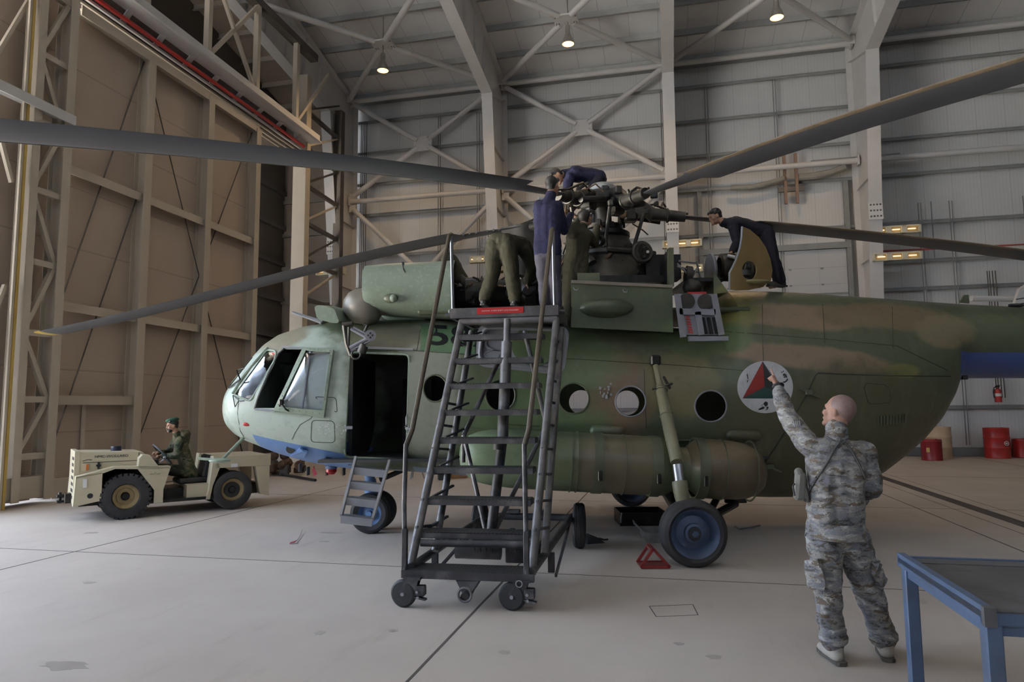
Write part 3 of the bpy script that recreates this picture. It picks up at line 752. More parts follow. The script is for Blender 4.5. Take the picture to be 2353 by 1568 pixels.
def HP(px, py, off=0.):
    """the point of the hull surface seen at a photo position"""
    d = ray(px, py).normalized(); r = HULL.ray_cast(ORI, d)
    if r[0] is None:
        r = HULL.find_nearest(ORI + d * (9.2 / d.y))
    n = r[1]
    if n.dot(d) > 0: n = -n
    return r[0] + n * off
def patch(poly, off=.004, cuts=3, mapper=None):
    """a painted mark or thin sheet that follows the hull, outlined in photo positions"""
    mapper = mapper or (lambda x, y: HP(x, y, off)); bm = bmesh.new()
    f = bm.faces.new([bm.verts.new((x, y, 0)) for x, y in poly])
    bmesh.ops.triangulate(bm, faces=[f])
    for _ in range(cuts):
        L = [e for e in bm.edges if e.calc_length() > 9]
        if not L: break
        bmesh.ops.subdivide_edges(bm, edges=L, cuts=1); bmesh.ops.triangulate(bm, faces=bm.faces[:])
    for v in bm.verts: v.co = mapper(v.co.x, v.co.y)
    bm.verts.index_update(); mb = MB()
    mb.add([v.co.copy() for v in bm.verts], [[v.index for v in q.verts] for q in bm.faces]); bm.free(); return mb
def solid(mb, name, m, parent, th=.012, smooth=35):
    o = mb.build(name, m, None, smooth); s = o.modifiers.new('s', 'SOLIDIFY'); s.thickness = th; s.offset = 0
    me = evaluated(o); bpy.data.objects.remove(o); me.name = name; mm = list(me.materials); me.materials.clear()
    return put(name, me, mm, parent, smooth)
def circ(cx, cy, rx, ry=None, n=28, a0=0.): return [(cx + rx * math.cos(2 * PI * i / n + a0), cy + (ry or rx) * math.sin(2 * PI * i / n + a0)) for i in range(n)]
def rrect(pts, r, n=5):
    """rounded polygon"""
    out = []; k = len(pts)
    for i in range(k):
        p, a, b = V(pts[i]), V(pts[i - 1]), V(pts[(i + 1) % k]); ra = min(r, (a - p).length * .45, (b - p).length * .45)
        p0, p1 = p + (a - p).normalized() * ra, p + (b - p).normalized() * ra
        for t in range(n + 1):
            u = t / n; out.append(tuple(p0 * (1 - u) ** 2 + p * 2 * u * (1 - u) + p1 * u * u))
    return out
WIN = [(1000, 893, 27, 31), (1150, 909, 34, 36), (1318, 916, 35, 35), (1449, 923, 35, 35), (1633, 934, 36.5, 36)]
DOOR = rrect([(804, 810), (941, 815), (934, 1057), (792, 1050)], 14)
SIDEWIN = [(652, 803), (712, 804), (703, 814), (640, 938), (586, 938), (594, 915), (640, 815)]
NOSEPANE = rrect([(538, 908), (614, 804), (636, 807), (632, 828), (576, 922)], 8)
cut = MB()
def cutter(poly, y0=8.4, y1=9.75):
    a = [PY(x, y, y0) for x, y in poly]; b = [PY(x, y, y1) for x, y in poly]
    n = len(a); cut.add(a + b, [tuple(range(n)), tuple(range(n, 2 * n))[::-1]] + [(i, n + i, n + (i + 1) % n, (i + 1) % n) for i in range(n)], 1)
cutter(DOOR, 8.4, 10.0); cutter(SIDEWIN, 8.4, 9.95)
for (x, y, rx, ry) in WIN: cutter(circ(x, y, rx, ry))
cutter(NOSEPANE, 8.6, 9.9)
def far_windows():
    for x, y in ((1230, 919), (1335, 925), (1440, 926), (1548, 930)):
        c = PY(x, y, 11.55); r = .205; n = 28
        a = [V((c.x + r * math.cos(2 * PI * i / n), 11.2, c.z + r * math.sin(2 * PI * i / n))) for i in range(n)]; b = [p + V((0, .7, 0)) for p in a]
        cut.add(a + b, [tuple(range(n)), tuple(range(n, 2 * n))[::-1]] + [(i, n + i, n + (i + 1) % n, (i + 1) % n) for i in range(n)], 1)
far_windows()
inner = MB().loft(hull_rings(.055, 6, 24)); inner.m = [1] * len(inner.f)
def boolean(o, mb, ms):
    c = mb.build('cutter', ms, None, 0)
    m = o.modifiers.new('b', 'BOOLEAN'); m.operation = 'DIFFERENCE'; m.solver = 'EXACT'; m.object = c; m.material_mode = 'TRANSFER'
    me = evaluated(o); o.modifiers.clear(); o.data = me; bpy.data.objects.remove(c)
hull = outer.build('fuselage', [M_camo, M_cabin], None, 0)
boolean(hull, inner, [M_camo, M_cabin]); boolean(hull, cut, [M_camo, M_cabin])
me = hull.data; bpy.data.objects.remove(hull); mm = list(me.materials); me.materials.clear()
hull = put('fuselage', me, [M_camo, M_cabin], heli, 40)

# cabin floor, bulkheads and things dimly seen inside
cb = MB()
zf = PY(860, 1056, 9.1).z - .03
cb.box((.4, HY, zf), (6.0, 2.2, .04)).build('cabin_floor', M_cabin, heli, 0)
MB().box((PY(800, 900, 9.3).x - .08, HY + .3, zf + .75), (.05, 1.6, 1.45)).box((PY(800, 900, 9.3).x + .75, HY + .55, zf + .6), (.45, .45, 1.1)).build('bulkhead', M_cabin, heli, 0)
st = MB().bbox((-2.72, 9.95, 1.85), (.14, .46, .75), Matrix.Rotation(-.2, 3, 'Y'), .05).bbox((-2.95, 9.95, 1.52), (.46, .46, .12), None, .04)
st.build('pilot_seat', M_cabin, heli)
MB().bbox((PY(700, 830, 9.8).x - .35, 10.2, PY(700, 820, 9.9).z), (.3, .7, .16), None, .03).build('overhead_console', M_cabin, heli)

# glass
for (x, y, rx, ry) in WIN:
    w = patch(circ(x, y, rx + .5, ry + .5), -.02).build('round_window', M_glass, heli, 60)
    MB().tube([HP(a, b, .003) for a, b in circ(x, y, rx, ry, 32)], .011, 6, closed=True).build('window_ring', M_dkgreen if x < 1400 else M_greyp, w)
for k, px in enumerate(('',)): pass
w = patch(NOSEPANE, -.012, 4).build('corner_windscreen', M_glass, heli, 60)
MB().tube([HP(a, b, .004) for a, b in NOSEPANE], .014, 6, closed=True).build('windscreen_frame', M_sage, w)
# front windscreen edge frames and wipers on the nose
MB().tube([HP(536, 905, .01), HP(560, 868, .015), HP(590, 830, .012), HP(616, 800, .008)], .02, 6).build('windscreen_frame', M_sage, heli)
MB().tube([HP(529, 893, .02), HP(540, 868, .07), HP(556, 858, .08), HP(566, 850, .04)], .012, 6).tube([HP(529, 893, .03), HP(548, 872, .04), HP(585, 825, .04)], .008, 6).build('wiper', M_blackm, heli)
MB().tube([HP(538, 909, .01), HP(556, 922, .04), HP(566, 921, .04)], .008, 6).tube([HP(538, 909, .02), HP(543, 935, .02), HP(552, 921, .03)], .007, 6).build('wiper', M_blackm, heli)
# sliding cockpit window, slid back along the outside
def blis(off): return lambda x, y: HP(x, y, off)
BO = [(700, 804), (768, 808), (767, 818), (749, 950), (747, 957), (634, 942), (640, 926), (694, 814)]
BI = [(707, 811), (762, 815), (744, 942), (646, 933)]
fr = MB(); n = 4
A = [BO[0], BO[1], BO[4], BO[5]]
vs = []
def lerp2(a, b, t): return (a[0] + (b[0] - a[0]) * t, a[1] + (b[1] - a[1]) * t)
for i in range(4):
    for t in range(6):
        vs.append((lerp2(A[i], A[(i + 1) % 4], t / 6), lerp2(BI[i], BI[(i + 1) % 4], t / 6)))
N = len(vs); P = [HP(*a, .055) for a, b in vs] + [HP(*b, .06) for a, b in vs] + [HP(*a, .005) for a, b in vs]
fr.add(P, [(i, (i + 1) % N, N + (i + 1) % N, N + i) for i in range(N)] + [(i, (i + 1) % N, 2 * N + (i + 1) % N, 2 * N + i) for i in range(N)])
sw = solid(fr, 'sliding_window', M_sage, heli, .01)
def pane_map(x, y):
    a = (x - 646 - (942 - y) * .47) / (98 if y > 900 else 85); b = (y - 812) / 130; k = max(0, math.sin(PI * min(1, max(0, a)))) ** .6 * max(0, math.sin(PI * min(1, max(0, b)))) ** .6
    return HP(x, y, .045 + .09 * k)
patch(BI, 0, 5, pane_map).build('pane', M_glass, sw, 60)
MB().tube([HP(717, 812, .055), HP(699, 938, .055)], .013, 6).build('pane_divider', M_alu, sw)
rv = MB()
for i in range(4):
    for t in range(7):
        a = lerp2(lerp2(A[i], A[(i + 1) % 4], (t + .5) / 7), lerp2(BI[i], BI[(i + 1) % 4], (t + .5) / 7), .5); q = HP(*a, .06); rv.ell(q, (.008, .008, .008), None, 6, 4)
rv.build('rivets', M_alu, sw)['kind'] = 'stuff'
MB().bbox(HP(655, 924, .10), (.055, .05, .075), None, .01).tube([HP(657, 928, .1), HP(664, 938, .1), HP(668, 944, .05)], .012, 6).build('window_handle', M_blackm, sw)
MB().tube([HP(634, 945, .03), HP(690, 950, .03), HP(750, 957, .03)], .018, 6).build('window_rail', M_sage, heli)
MB().tube([HP(652, 801, .03), HP(700, 803, .03)], .016, 6).tube([HP(588, 940, .02), HP(634, 944, .02)], .014, 6).build('window_rail', M_alu, heli)
MB().tube([HP(x, y, .006) for x, y in ((654, 802), (640, 815), (616, 862), (594, 914), (586, 940))], .016, 6).build('window_seal', M_black, heli)
# door surround, sill and the boarding ladder
MB().tube([HP(x, y, .004) for x, y in DOOR], .016, 6, closed=True).build('door_frame', M_sage, heli)
MB().tube([HP(805, 800, .02), HP(880, 803, .025), HP(950, 806, .025)], .018, 6).tube([HP(800, 1064, .03), HP(870, 1072, .03), HP(945, 1078, .03)], .010, 6).build('door_rail', M_alu, heli)
MB().tube([HP(937, 952, .02), HP(935, 958, .05), HP(935, 974, .05), HP(936, 980, .02)], .011, 6).build('door_grip', M_chrome, heli)
MB().bbox(HP(803, 981, .03), (.1, .02, .04), None, .004).build('door_latch', M_alu, heli)
ld = MB()
LP = lambda x, y, t: PY(x, y, 8.97 - .42 * t)
R0, R1 = (LP(818, 1052, 0), LP(784, 1186, 1)), (LP(895, 1060, 0), LP(856, 1194, 1))
for a, b in (R0, R1): ld.beam(a, b, .03, .085, (0, 1, 0))
lad = ld.build('boarding_ladder', M_alu, heli, 0)
for i, t in enumerate((.18, .43, .70, 1.0)):
    a, b = R0[0].lerp(R0[1], t), R1[0].lerp(R1[1], t)
    MB().box((a + b) / 2 + V((0, .06, 0)), ((b - a).length, .17, .018), Matrix.Rotation(math.atan2(-(b - a).z, (b - a).x), 3, 'Y')).box((a + b) / 2 + V((0, -.02, -.04)), ((b - a).length, .012, .09), Matrix.Rotation(math.atan2(-(b - a).z, (b - a).x), 3, 'Y')).build('tread', M_alu, lad, 0)
# paint marks: number, emblem, seams, chipped paint
nm = HP(1002, 780, .01)
def stencil(body, px, py, hpx, nudge=.012, stretch=1.15):
    me = text_mesh(body, 1.0, .0005, bold=.022); s = hpx / .72
    for v in me.vertices:
        v.co = HP(px + v.co.x * s * stretch, py - v.co.y * s + .066 * v.co.x * s, .006)
    return put('number_stencil', me, mat('stencil_black', (.012, .014, .016), .7), heli, 0)
stencil('582', 1060, 776, 46, stretch=1.6)
MB_ = patch([(968, 746), (1092, 752), (1092, 815), (966, 806)], .003, 4); MB_.build('number_panel', mat('number_green', (.075, .15, .075), .45, var=.15), heli)
M_dw = mat('emblem_white', (.62, .61, .60), .5, var=.05, scale=9, dirt=(.35, .34, .32), dscale=14, damt=.4)
em = patch(circ(1758, 890, 64, 60, 48), .005, 4).build('roundel', M_dw, heli)
em.location = (0, 0, 0)
T0, T1, T2, TC = (1752, 831), (1706, 916), (1808, 916), (1757, 889)
patch([T0, TC, T1], .0075).build('red_triangle', mat('emblem_red', (.22, .015, .012), .5), em)
patch([T0, T2, TC], .0075).build('black_triangle', mat('emblem_black', (.014, .016, .018), .5), em)
patch([T1, TC, T2], .0075).build('green_triangle', mat('emblem_green', (.008, .045, .04), .5), em)
zz_ = lambda pts: [(1680 + x / 11.2, 820 + y / 11.2) for x, y in pts]
LET = [[(395, 470), (420, 432), (440, 580), (420, 588)], [(405, 610), (440, 605), (425, 650), (405, 680)],
       [(1280, 405), (1300, 385), (1318, 405), (1298, 428)], [(1318, 380), (1335, 358), (1358, 382), (1338, 402)],
       [(1325, 450), (1365, 430), (1420, 465), (1440, 540), (1405, 545), (1380, 500), (1330, 490)], [(1340, 510), (1380, 510), (1392, 540), (1365, 552)],
       [(1425, 570), (1450, 560), (1456, 600), (1420, 650), (1370, 675), (1330, 668), (1330, 640), (1380, 635), (1420, 600)],
       [(820, 1210), (880, 1150), (940, 1180), (938, 1250), (880, 1290)], [(765, 1270), (790, 1225), (800, 1240), (785, 1262)],
       [(700, 1345), (820, 1282), (862, 1310), (830, 1345), (720, 1375), (700, 1368)], [(905, 1300), (940, 1280), (960, 1310), (930, 1360), (880, 1382), (878, 1365), (910, 1345)]]
for q in LET: patch(zz_(q), .0075).build('emblem_letter', bpy.data.materials['emblem_black'], em)
sm = MB()
def seam(pts, r=.0045, mb=None):
    P = []
    for a, b in zip(pts, pts[1:]):
        k = max(2, int(math.dist(a, b) / 14))
        P += [HP(*lerp2(a, b, t / k), .001) for t in range(k)]
    P.append(HP(*pts[-1], .001)); (mb or sm).tube(P, r, 5)
for q in ([(1330, 826), (1560, 840), (1760, 856)], [(1665, 762), (1900, 780), (2060, 795), (2178, 852)], [(1310, 746), (1550, 760), (1665, 764)], [(1752, 700), (1752, 770), (1755, 860), (1758, 950)], [(1258, 760), (1256, 880), (1250, 1000), (1242, 1100)],
          [(968, 746), (958, 806)], [(549, 915), (546, 950), (552, 990), (560, 1004)], [(950, 806), (1092, 816), (1330, 826)], [(640, 1025), (790, 1045)] if False else [(1890, 700), (1895, 790)], [(2050, 705), (2052, 800)], [(1480, 850), (1485, 985)],
          [(722, 950), (714, 962), (690, 976), (678, 995), (671, 1010)], rrect([(716, 966), (768, 968), (770, 1018), (714, 1016)], 10) + [(716, 976)], rrect([(722, 912), (772, 914), (775, 950)], 8), [(1500, 990), (1640, 998)] if False else [(1150, 975), (1240, 980)]): seam(q)
MBs = sm.build('panel_seams', M_seam, heli); MBs['kind'] = 'stuff'
ds = MB(); seam([(2184, 865), (2080, 864), (1980, 862), (1880, 858), (1873, 864), (1852, 910), (1800, 1000), (1740, 1090)], .009, ds); ds.build('clamshell_door_gap', M_seam, heli)
ha = MB(); seam(rrect([(1985, 880), (2040, 885), (2050, 925), (1995, 930)], 12) + [(1985, 890)], .005, ha); ha.build('access_hatch', M_seam, heli)
lv = MB()
for i in range(10): lv.tube([HP(2017 + i * 7, 958 - i * .8, .006), HP(2017 + i * 7, 978 - i * .8, .006)], .011, 6)
lv.build('vent_louvres', M_dkgreen, heli)
chp = random.Random(5); wc = MB()
for k in range(70):
    c = chp.choice([(752, 968, 16), (795, 990, 7), (934, 985, 5), (745, 985, 14), (937, 1000, 4)]); x, y = chp.gauss(c[0], c[2] * .6), chp.gauss(c[1], c[2] * .7); s = chp.uniform(.8, 3)
    try:
        q = patch([(x + s * chp.uniform(.4, 1) * math.cos(a), y + s * chp.uniform(.4, 1) * math.sin(a)) for a in (0, 1.2, 2.5, 3.8, 5)], .003, 0); wc.add(q.v, q.f)
    except Exception: pass
wc.build('chipped_paint', mat('chipped_white', (.62, .62, .60), .5), heli)['kind'] = 'stuff'
# small fittings on the hull
MB().ell(HP(567, 975, 0), (.055, .02, .03)).build('navigation_light', M_red, heli)
for x, y in ((668, 1032), (757, 1053)):
    q = HP(x, y, .004); MB().cyl(q + V((0, .03, .01)), q + V((0, -.012, -.004)), .06 if x < 700 else .045, n=18).build('port_hole', M_black, heli)
MB().prism([HP(668, 1046, .0), HP(700, 1052, .0), HP(690, 1067, .03) + V((0, -.0, 0)), HP(683, 1062, .04), HP(676, 1054, .03)], (0, -.04, -.02)).build('blade_antenna', mat('belly_blue', BLU, .4), heli, 0)
for x, y, k in ((1395, 990, 60), (1708, 1000, 62)):
    a = HP(x - k * .45, y, .0); b = HP(x + k * .45, y + 2, .0); MB().cap(a, b, .075, .075, 14).build('fairing_blister', M_camo, heli)
for x, y in ((1857, 902), (1768, 1070)):
    q = HP(x, y, .03); MB().beam(q + V((-.13, 0, .05)), q + V((.15, 0, -.07)), .03, .025).bbox(q, (.1, .04, .07), None, .01).build('clamshell_latch', M_dkgreen, heli)
q = HP(1390, 897, .006); cp_ = MB()
for k in range(14): cp_.bbox(q + V((chp.gauss(0, .05), 0, chp.gauss(0, .06))), (chp.uniform(.01, .04), .008, chp.uniform(.01, .05)), None, .002)
cp_.build('worn_patch', M_alu, heli)['kind'] = 'stuff'
MB().cyl(HP(2155, 690, -.02) + V((0, .25, 0)), HP(2155, 690, .0) + V((0, .25, .03)), .14, .1, n=20).build('antenna_base', M_black, heli)
MB().prism([PY(2206, 695, 10.25), PY(2228, 697, 10.25), PY(2226, 678, 10.25), PY(2216, 678, 10.25)], (0, .03, 0)).build('blade_antenna', M_camo, heli, 0)
MB().cyl(PY(2335, 700, 10.2), PY(2335, 704, 10.2), .1, n=16).build('antenna_base', M_black, heli)
MB().bbox(PY(2215, 868, 10.0), (.09, .07, .06), None, .01).build('tail_fitting', M_black, heli)
for x in (690, 708, 752, 790, 835): MB().bbox(PY(x, 1083 if x > 700 else 1075, 10.0), (.03, .1, .12), None, .008).build('belly_fitting', M_black, heli)
q = PY(761, 1070, 10.0); MB().cyl(q, q + V((0, 0, -.05)), .09, .085, n=18).build('beacon_base', mat('beacon_base_blue', (.1, .15, .25), .4), heli); MB().lathe([(.08, 0), (.08, -.04), (.05, -.075), (0, -.08)], q + V((0, 0, -.05)), (0, 0, 1), 18).build('beacon_light', mat('beacon_red', (.35, .01, .01), .2), heli)
MB().cyl(PY(721, 1072, 9.9), PY(721, 1078, 9.9), .008, n=6).prism([PY(716, 1079, 9.9), PY(722, 1077, 9.9), PY(729, 1090, 9.9), PY(722, 1095, 9.9), PY(719, 1088, 9.9)], (0, .01, 0)).build('warning_flag', mat('flag_red', (.30, .03, .05), .7), heli, 0)
# pitot-like arm with a paddle at the nose (its end hangs over the tractor)
a, b = HP(560, 1006, 0), PY(510, 1057, 9.4)
MB().tube([a, a.lerp(b, .5), b], .022, 8).build('towing_arm', M_sage, heli); MB().ell(b + V((-.03, 0, -.01)), (.15, .09, .035)).cyl(b + V((-.1, 0, 0)), b + V((-.32, 0, .02)), .018, n=8).build('arm_paddle', M_sage, heli)

# nose wheels
def wheel(c, r, w, rim, name, parent, rimmat, flat=.02, hub=.3, ribs=True):
    o = MB(); pr = []
    hw = w / 2
    pr = [(rim, -hw * .62), (rim * 1.06, -hw * .8), (r * .82, -hw), (r * .93, -hw * .86), (r, -hw * .45)]
    if ribs:
        for t in (-.25, 0., .25): pr += [(r, hw * (t - .07)), (r * .985, hw * (t - .04)), (r * .985, hw * (t + .04)), (r, hw * (t + .07))]
    pr += [(r, hw * .45), (r * .93, hw * .86), (r * .82, hw), (rim * 1.06, hw * .8), (rim, hw * .62)]
    o.lathe(pr, c, (0, 1, 0), 40)
    t = o.build(name, M_tyre, parent)
    rr_ = MB().lathe([(0, -hw * .25), (rim * hub, -hw * .55), (rim * (hub + .1), -hw * .5), (rim * (hub + .12), -hw * .2), (rim * .72, -hw * .05), (rim * .82, -hw * .35), (rim * .97, -hw * .7), (rim * 1.04, -hw * .8), (rim * 1.04, hw * .7), (0, hw * .5)], c, (0, 1, 0), 36)
    q = rr_.build('rim', rimmat, t)
    MB().lathe([(0, 0), (rim * .22, 0), (rim * .26, -.01), (rim * .26, -.03), (0, -.03)], V(c) + V((0, -hw * .5, 0)), (0, 1, 0), 20).build('hub_ring', M_black, q)
    MB().cyl(V(c) + V((0, -hw * .5, 0)), V(c) + V((0, -hw * .5 - .05, 0)), rim * .15, n=6).build('hub_nut', rimmat, q)
    return t
NWX = PZ(853, 1224).x
ng = [wheel((NWX, 10.18, .29), .29, .2, .165, 'nose_wheel', heli, mat('nose_wheel_blue_skylit', (.10, .17, .31), .4, dirt=(.04, .03, .025), dscale=6)), wheel((NWX + .03, 10.52, .29), .29, .2, .165, 'nose_wheel', heli, M_tyre)]  # lighter copy of the wheel blue, with skylight put into the colour
MB().cyl((NWX + .05, 10.35, .29), (NWX - .12, 10.35, 1.1), .075, n=16).cyl((NWX, 10.05, .29), (NWX, 10.65, .29), .04, n=12).cyl((NWX - .02, 10.35, .55), (NWX - .06, 10.35, .75), .1, n=16).build('nose_strut', mat('strut_blue', (.16, .28, .5), .4), heli)
MB().cyl((NWX + .1, 10.35, .75), (NWX + .9, 10.35, 1.08), .04, n=10).build('drag_brace', M_blackm, heli)
# main gear
MC = PY(1592, 1224, 7.95); MR = MC.z
wheel((MC.x, 7.95, MR), MR + .005, .30, .265, 'main_wheel', heli, M_bluewheel)
wheel((MC.x + .1, 2 * HY - 7.95, MR), MR, .30, .265, 'main_wheel', heli, M_bluewheel)
top, mid, low = HP(1503, 838, .06), PY(1556, 1068, 8.1), PY(1566, 1138, 8.02)
sg = MB().tube([top, top.lerp(mid, .25)], .04, 12).tube([top.lerp(mid, .25), top.lerp(mid, .3), top.lerp(mid, .72), mid.lerp(top, .02)], [.05, .072, .078, .07], 16).ring(top.lerp(mid, .3), mid - top, .078, .012).ring(top.lerp(mid, .55), mid - top, .078, .008)
sgo = sg.build('main_strut', mat('strut_khaki', (.20, .19, .12), .4, var=.15), heli)
MB().cyl(mid, mid.lerp(low, .55), .062, n=18).build('strut_piston', M_chrome, sgo)
MB().tube([mid.lerp(low, .55), mid.lerp(low, .62), low, V((MC.x, 8.05, MR + .05))], [.085, .09, .085, .08], 16).build('lower_strut', bpy.data.materials['strut_khaki'], sgo)
MB().bbox(top + V((0, -.02, .03)), (.13, .1, .14), None, .02).cyl(top + V((-.06, -.03, 0)), top + V((.06, -.03, 0)), .03, n=10).tube([top.lerp(mid, .27) + V((-.12, -.06, -.02)), top.lerp(mid, .27) + V((.14, -.08, .05))], .015, 6).tube([top.lerp(mid, .2) + V((.05, -.05, .05)), top.lerp(mid, .28) + V((.1, -.08, 0))], .018, 6).build('strut_fitting', M_blackm, sgo)
MB().cyl((MC.x, 8.05, MR), (MC.x + .05, 9.4, .62), .075, n=14).cyl(PY(1690, 1158, 8.9), V((MC.x, 8.15, MR)), .05, n=10).cyl(V((MC.x + .75, 9.25, .72)), V((MC.x + .15, 8.2, MR - .02)), .045, n=10).bbox(PY(1690, 1150, 8.95), (.28, .06, .07), None, .01).build('axle_arm', M_blackm, heli)
# external fuel tank, in two bodies with a gap for the strut
TY = 8.62; r0 = .365
def tankring(px, r, dy=0.):
    T = PY(px, 990 + (px - 1200) * .052, TY); c = V((T.x, TY + dy, T.z - .352)); return (c, r)
def tank(name, sts):
    rg = []
    for px, r in sts:
        c, rr_ = tankring(px, r); rg.append([c + V((0, -rr_ * math.cos(2 * PI * i / 40), rr_ * math.sin(2 * PI * i / 40))) for i in range(40)])
    return MB().loft(rg).build(name, M_tankpaint, heli, 40)
ft = tank('fuel_tank', [(1056, .04), (1058, .12), (1064, .19), (1078, .26), (1100, .315), (1130, .345), (1170, .36), (1220, r0), (1300, r0), (1400, r0), (1500, r0), (1520, .355), (1535, .31), (1548, .25), (1575, .25), (1592, .33), (1600, r0), (1640, r0), (1680, .36), (1710, .335), (1730, .29), (1744, .22), (1751, .13), (1754, .03)])
def band(px, w, name, par=ft, m=None):
    c, _ = tankring(px, 0); c2, _ = tankring(px + w, 0)
    MB().lathe([(r0 - .01, 0), (r0 + .012, .0), (r0 + .012, (c2 - c).length), (r0 - .01, (c2 - c).length)], c, c2 - c, 40).build(name, m or M_dkgreen, par)
for px in (1358, 1487, 1590):
    band(px, 22, 'tank_strap'); c, _ = tankring(px + 11, 0)
    c = c + V((0, -r0 - .012, -.12)); c.y += .02; MB().bbox(c, (.05, .03, .13), None, .006).bbox(c + V((0, .0, .1)), (.025, .03, .05), None, .004).build('strap_buckle', M_blackm, ft)
for px in (1308, 1322, 1427, 1650, 1717): band(px, 1.6, 'tank_weld')
for dz, nm_ in ((.36, 'tank_top_rail'),):
    MB().tube([HP(1060, 985, .06), HP(1240, 990, .06), HP(1480, 1008, .05), HP(1640, 1012, .04)], .012, 6).build(nm_, M_dkgreen, heli)
MB().bbox(PY(1158, 1114, 8.6), (.1, .04, .04), None, .01).build('drain_valve', M_blackm, ft)
fr_ = [(c + V((0, 2 * (HY - TY), 0)), r) for c, r in (tankring(p, q) for p, q in ((1056, .05), (1080, .26), (1130, .345), (1220, r0), (1640, r0), (1720, .32), (1754, .05)))]
MB().loft([[c + V((0, r * math.cos(2 * PI * i / 28), r * math.sin(2 * PI * i / 28))) for i in range(28)] for c, r in fr_]).build('fuel_tank', M_tankpaint, heli, 40)

# engine nacelles and dust separators
def nac(yc, near=True):
    def ring(px, top, bot, k=1.):
        T, B = PY(px, top, 9.55), PY(px, bot, 9.4); c = V(((T.x + B.x) / 2, yc, (T.z + B.z) / 2)); h = (T.z - B.z) / 2 * k
        return [c + V((0, -.50 * k * math.copysign(abs(math.cos(a)) ** .8, math.cos(a)), h * math.copysign(abs(math.sin(a)) ** .8, math.sin(a)))) for a in [2 * PI * i / 36 for i in range(36)]]
    rg = [ring(862, 625, 706, .7), ring(846, 612, 702, .98), ring(842, 611, 706), ring(848, 610, 712), ring(862, 609, 716), ring(890, 606, 720), ring(960, 603, 724), ring(1000, 601, 726), ring(1046, 598, 728)]
    return MB().loft(rg, caps=False).loft([rg[0], rg[0][::1]], caps=True)
nc = nac(9.68); ncl = nc.build('engine_nacelle', M_sage, heli, 45)
nac(10.92).build('engine_nacelle', M_sage, heli, 45)
MB().ell(PY(898, 686, 9.2) + V((0, .0, 0)), (.10, .05, .065)).build('nacelle_recess', M_dkgreen, ncl); MB().ell(PY(904, 686, 9.16), (.05, .06, .055)).build('nacelle_bump', M_sage, ncl)
MB().prism([PY(923, 602, 9.4), PY(929, 602, 9.4), PY(932, 628, 9.2), PY(927, 622, 9.2)], (0, -.01, 0)).build('torn_paint', M_black, ncl, 0)
for yc, x in ((9.55, 838), (10.9, 838)):
    c = PY(838, 704, 9.55); c.y = yc
    d = MB().lathe([(0, -.30), (.10, -.285), (.19, -.22), (.245, -.12), (.262, 0), (.255, .1), (.2, .2), (.12, .24), (.1, .34)], c, (1, 0, -.05), 32).build('dust_separator', mat('dust_dome', (.20, .18, .145), .38, .2, var=.12), heli)
    MB().cyl(c + V((0, 0, .25)), c + V((0, 0, .3)), .02, n=8).build('lug', M_blackm, d)
# box shaped air scoop, flat panel and folded hoist arm above the cockpit
sc_ = [[PY(x, y, yy) for x, y in rrect([(722 + d, 706), (760 + d, 701), (786 + d * .6, 738), (770 + d * .6, 742), (726 + d, 735)], 8)] for d, yy in ((0, 9.35), (0.5, 9.3), (38, 9.6))]
SCO = MB().loft([[PY(x, y, 9.25) for x, y in rrect([(722, 704), (735, 701), (768, 709), (780, 742), (764, 743), (728, 733)], 8)], [PY(x, y, 9.75) for x, y in rrect([(745, 706), (765, 702), (800, 714), (812, 740), (800, 745), (760, 738)], 8)]]).build('air_scoop', M_sage, heli, 30)
MB().prism([PY(671, 719, 9.7), PY(676, 716, 9.7), PY(742, 736, 9.7), PY(738, 745, 9.7)], (0, .5, .02)).tube([PY(672, 718, 9.65), PY(738, 742, 9.65)], .02, 6).build('opened_hatch', M_alu, heli, 0)
hm = heli
hz_ = MB()
hp = lambda x, y, d=9.05: PY(x, y, d)
MB().tube([hp(790, 748), hp(796, 790), hp(806, 818)], .028, 8).tube([hp(802, 752), hp(800, 800)], .02, 8).tube([hp(786, 746), hp(810, 744)], .03, 8).build('hoist_frame', M_gun, heli)
MB().tube([hp(806, 756), hp(842, 776)], .022, 8).tube([hp(812, 752), hp(846, 770)], .014, 8).tube([hp(804, 800), hp(846, 778)], .03, 8).tube([hp(806, 806), hp(850, 784)], .016, 8).build('hoist_arm', M_greyp, heli)
MB().cyl(hp(851, 771, 9.06), hp(851, 771, 8.98), .075, n=20).build('hoist_drum', M_greyp, heli)
MB().tube([hp(838, 762), hp(844, 748), hp(836, 745)], .022, 8).ring(hp(818, 815, 9.0), (0, 1, 0), .06, .014).tube([hp(832, 790), hp(838, 800), hp(828, 812)], .03, 8).cyl(hp(836, 795, 9.0), hp(830, 812, 9.0), .06, n=14).build('hoist_hook', M_gun, heli)
for k in range(4): MB().cyl(hp(851 + 5 * math.cos(k * 1.57), 771 + 5 * math.sin(k * 1.57), 8.975), hp(851 + 5 * math.cos(k * 1.57), 771 + 5 * math.sin(k * 1.57), 8.97), .014, n=8).build('hoist_bolt', M_black, heli)

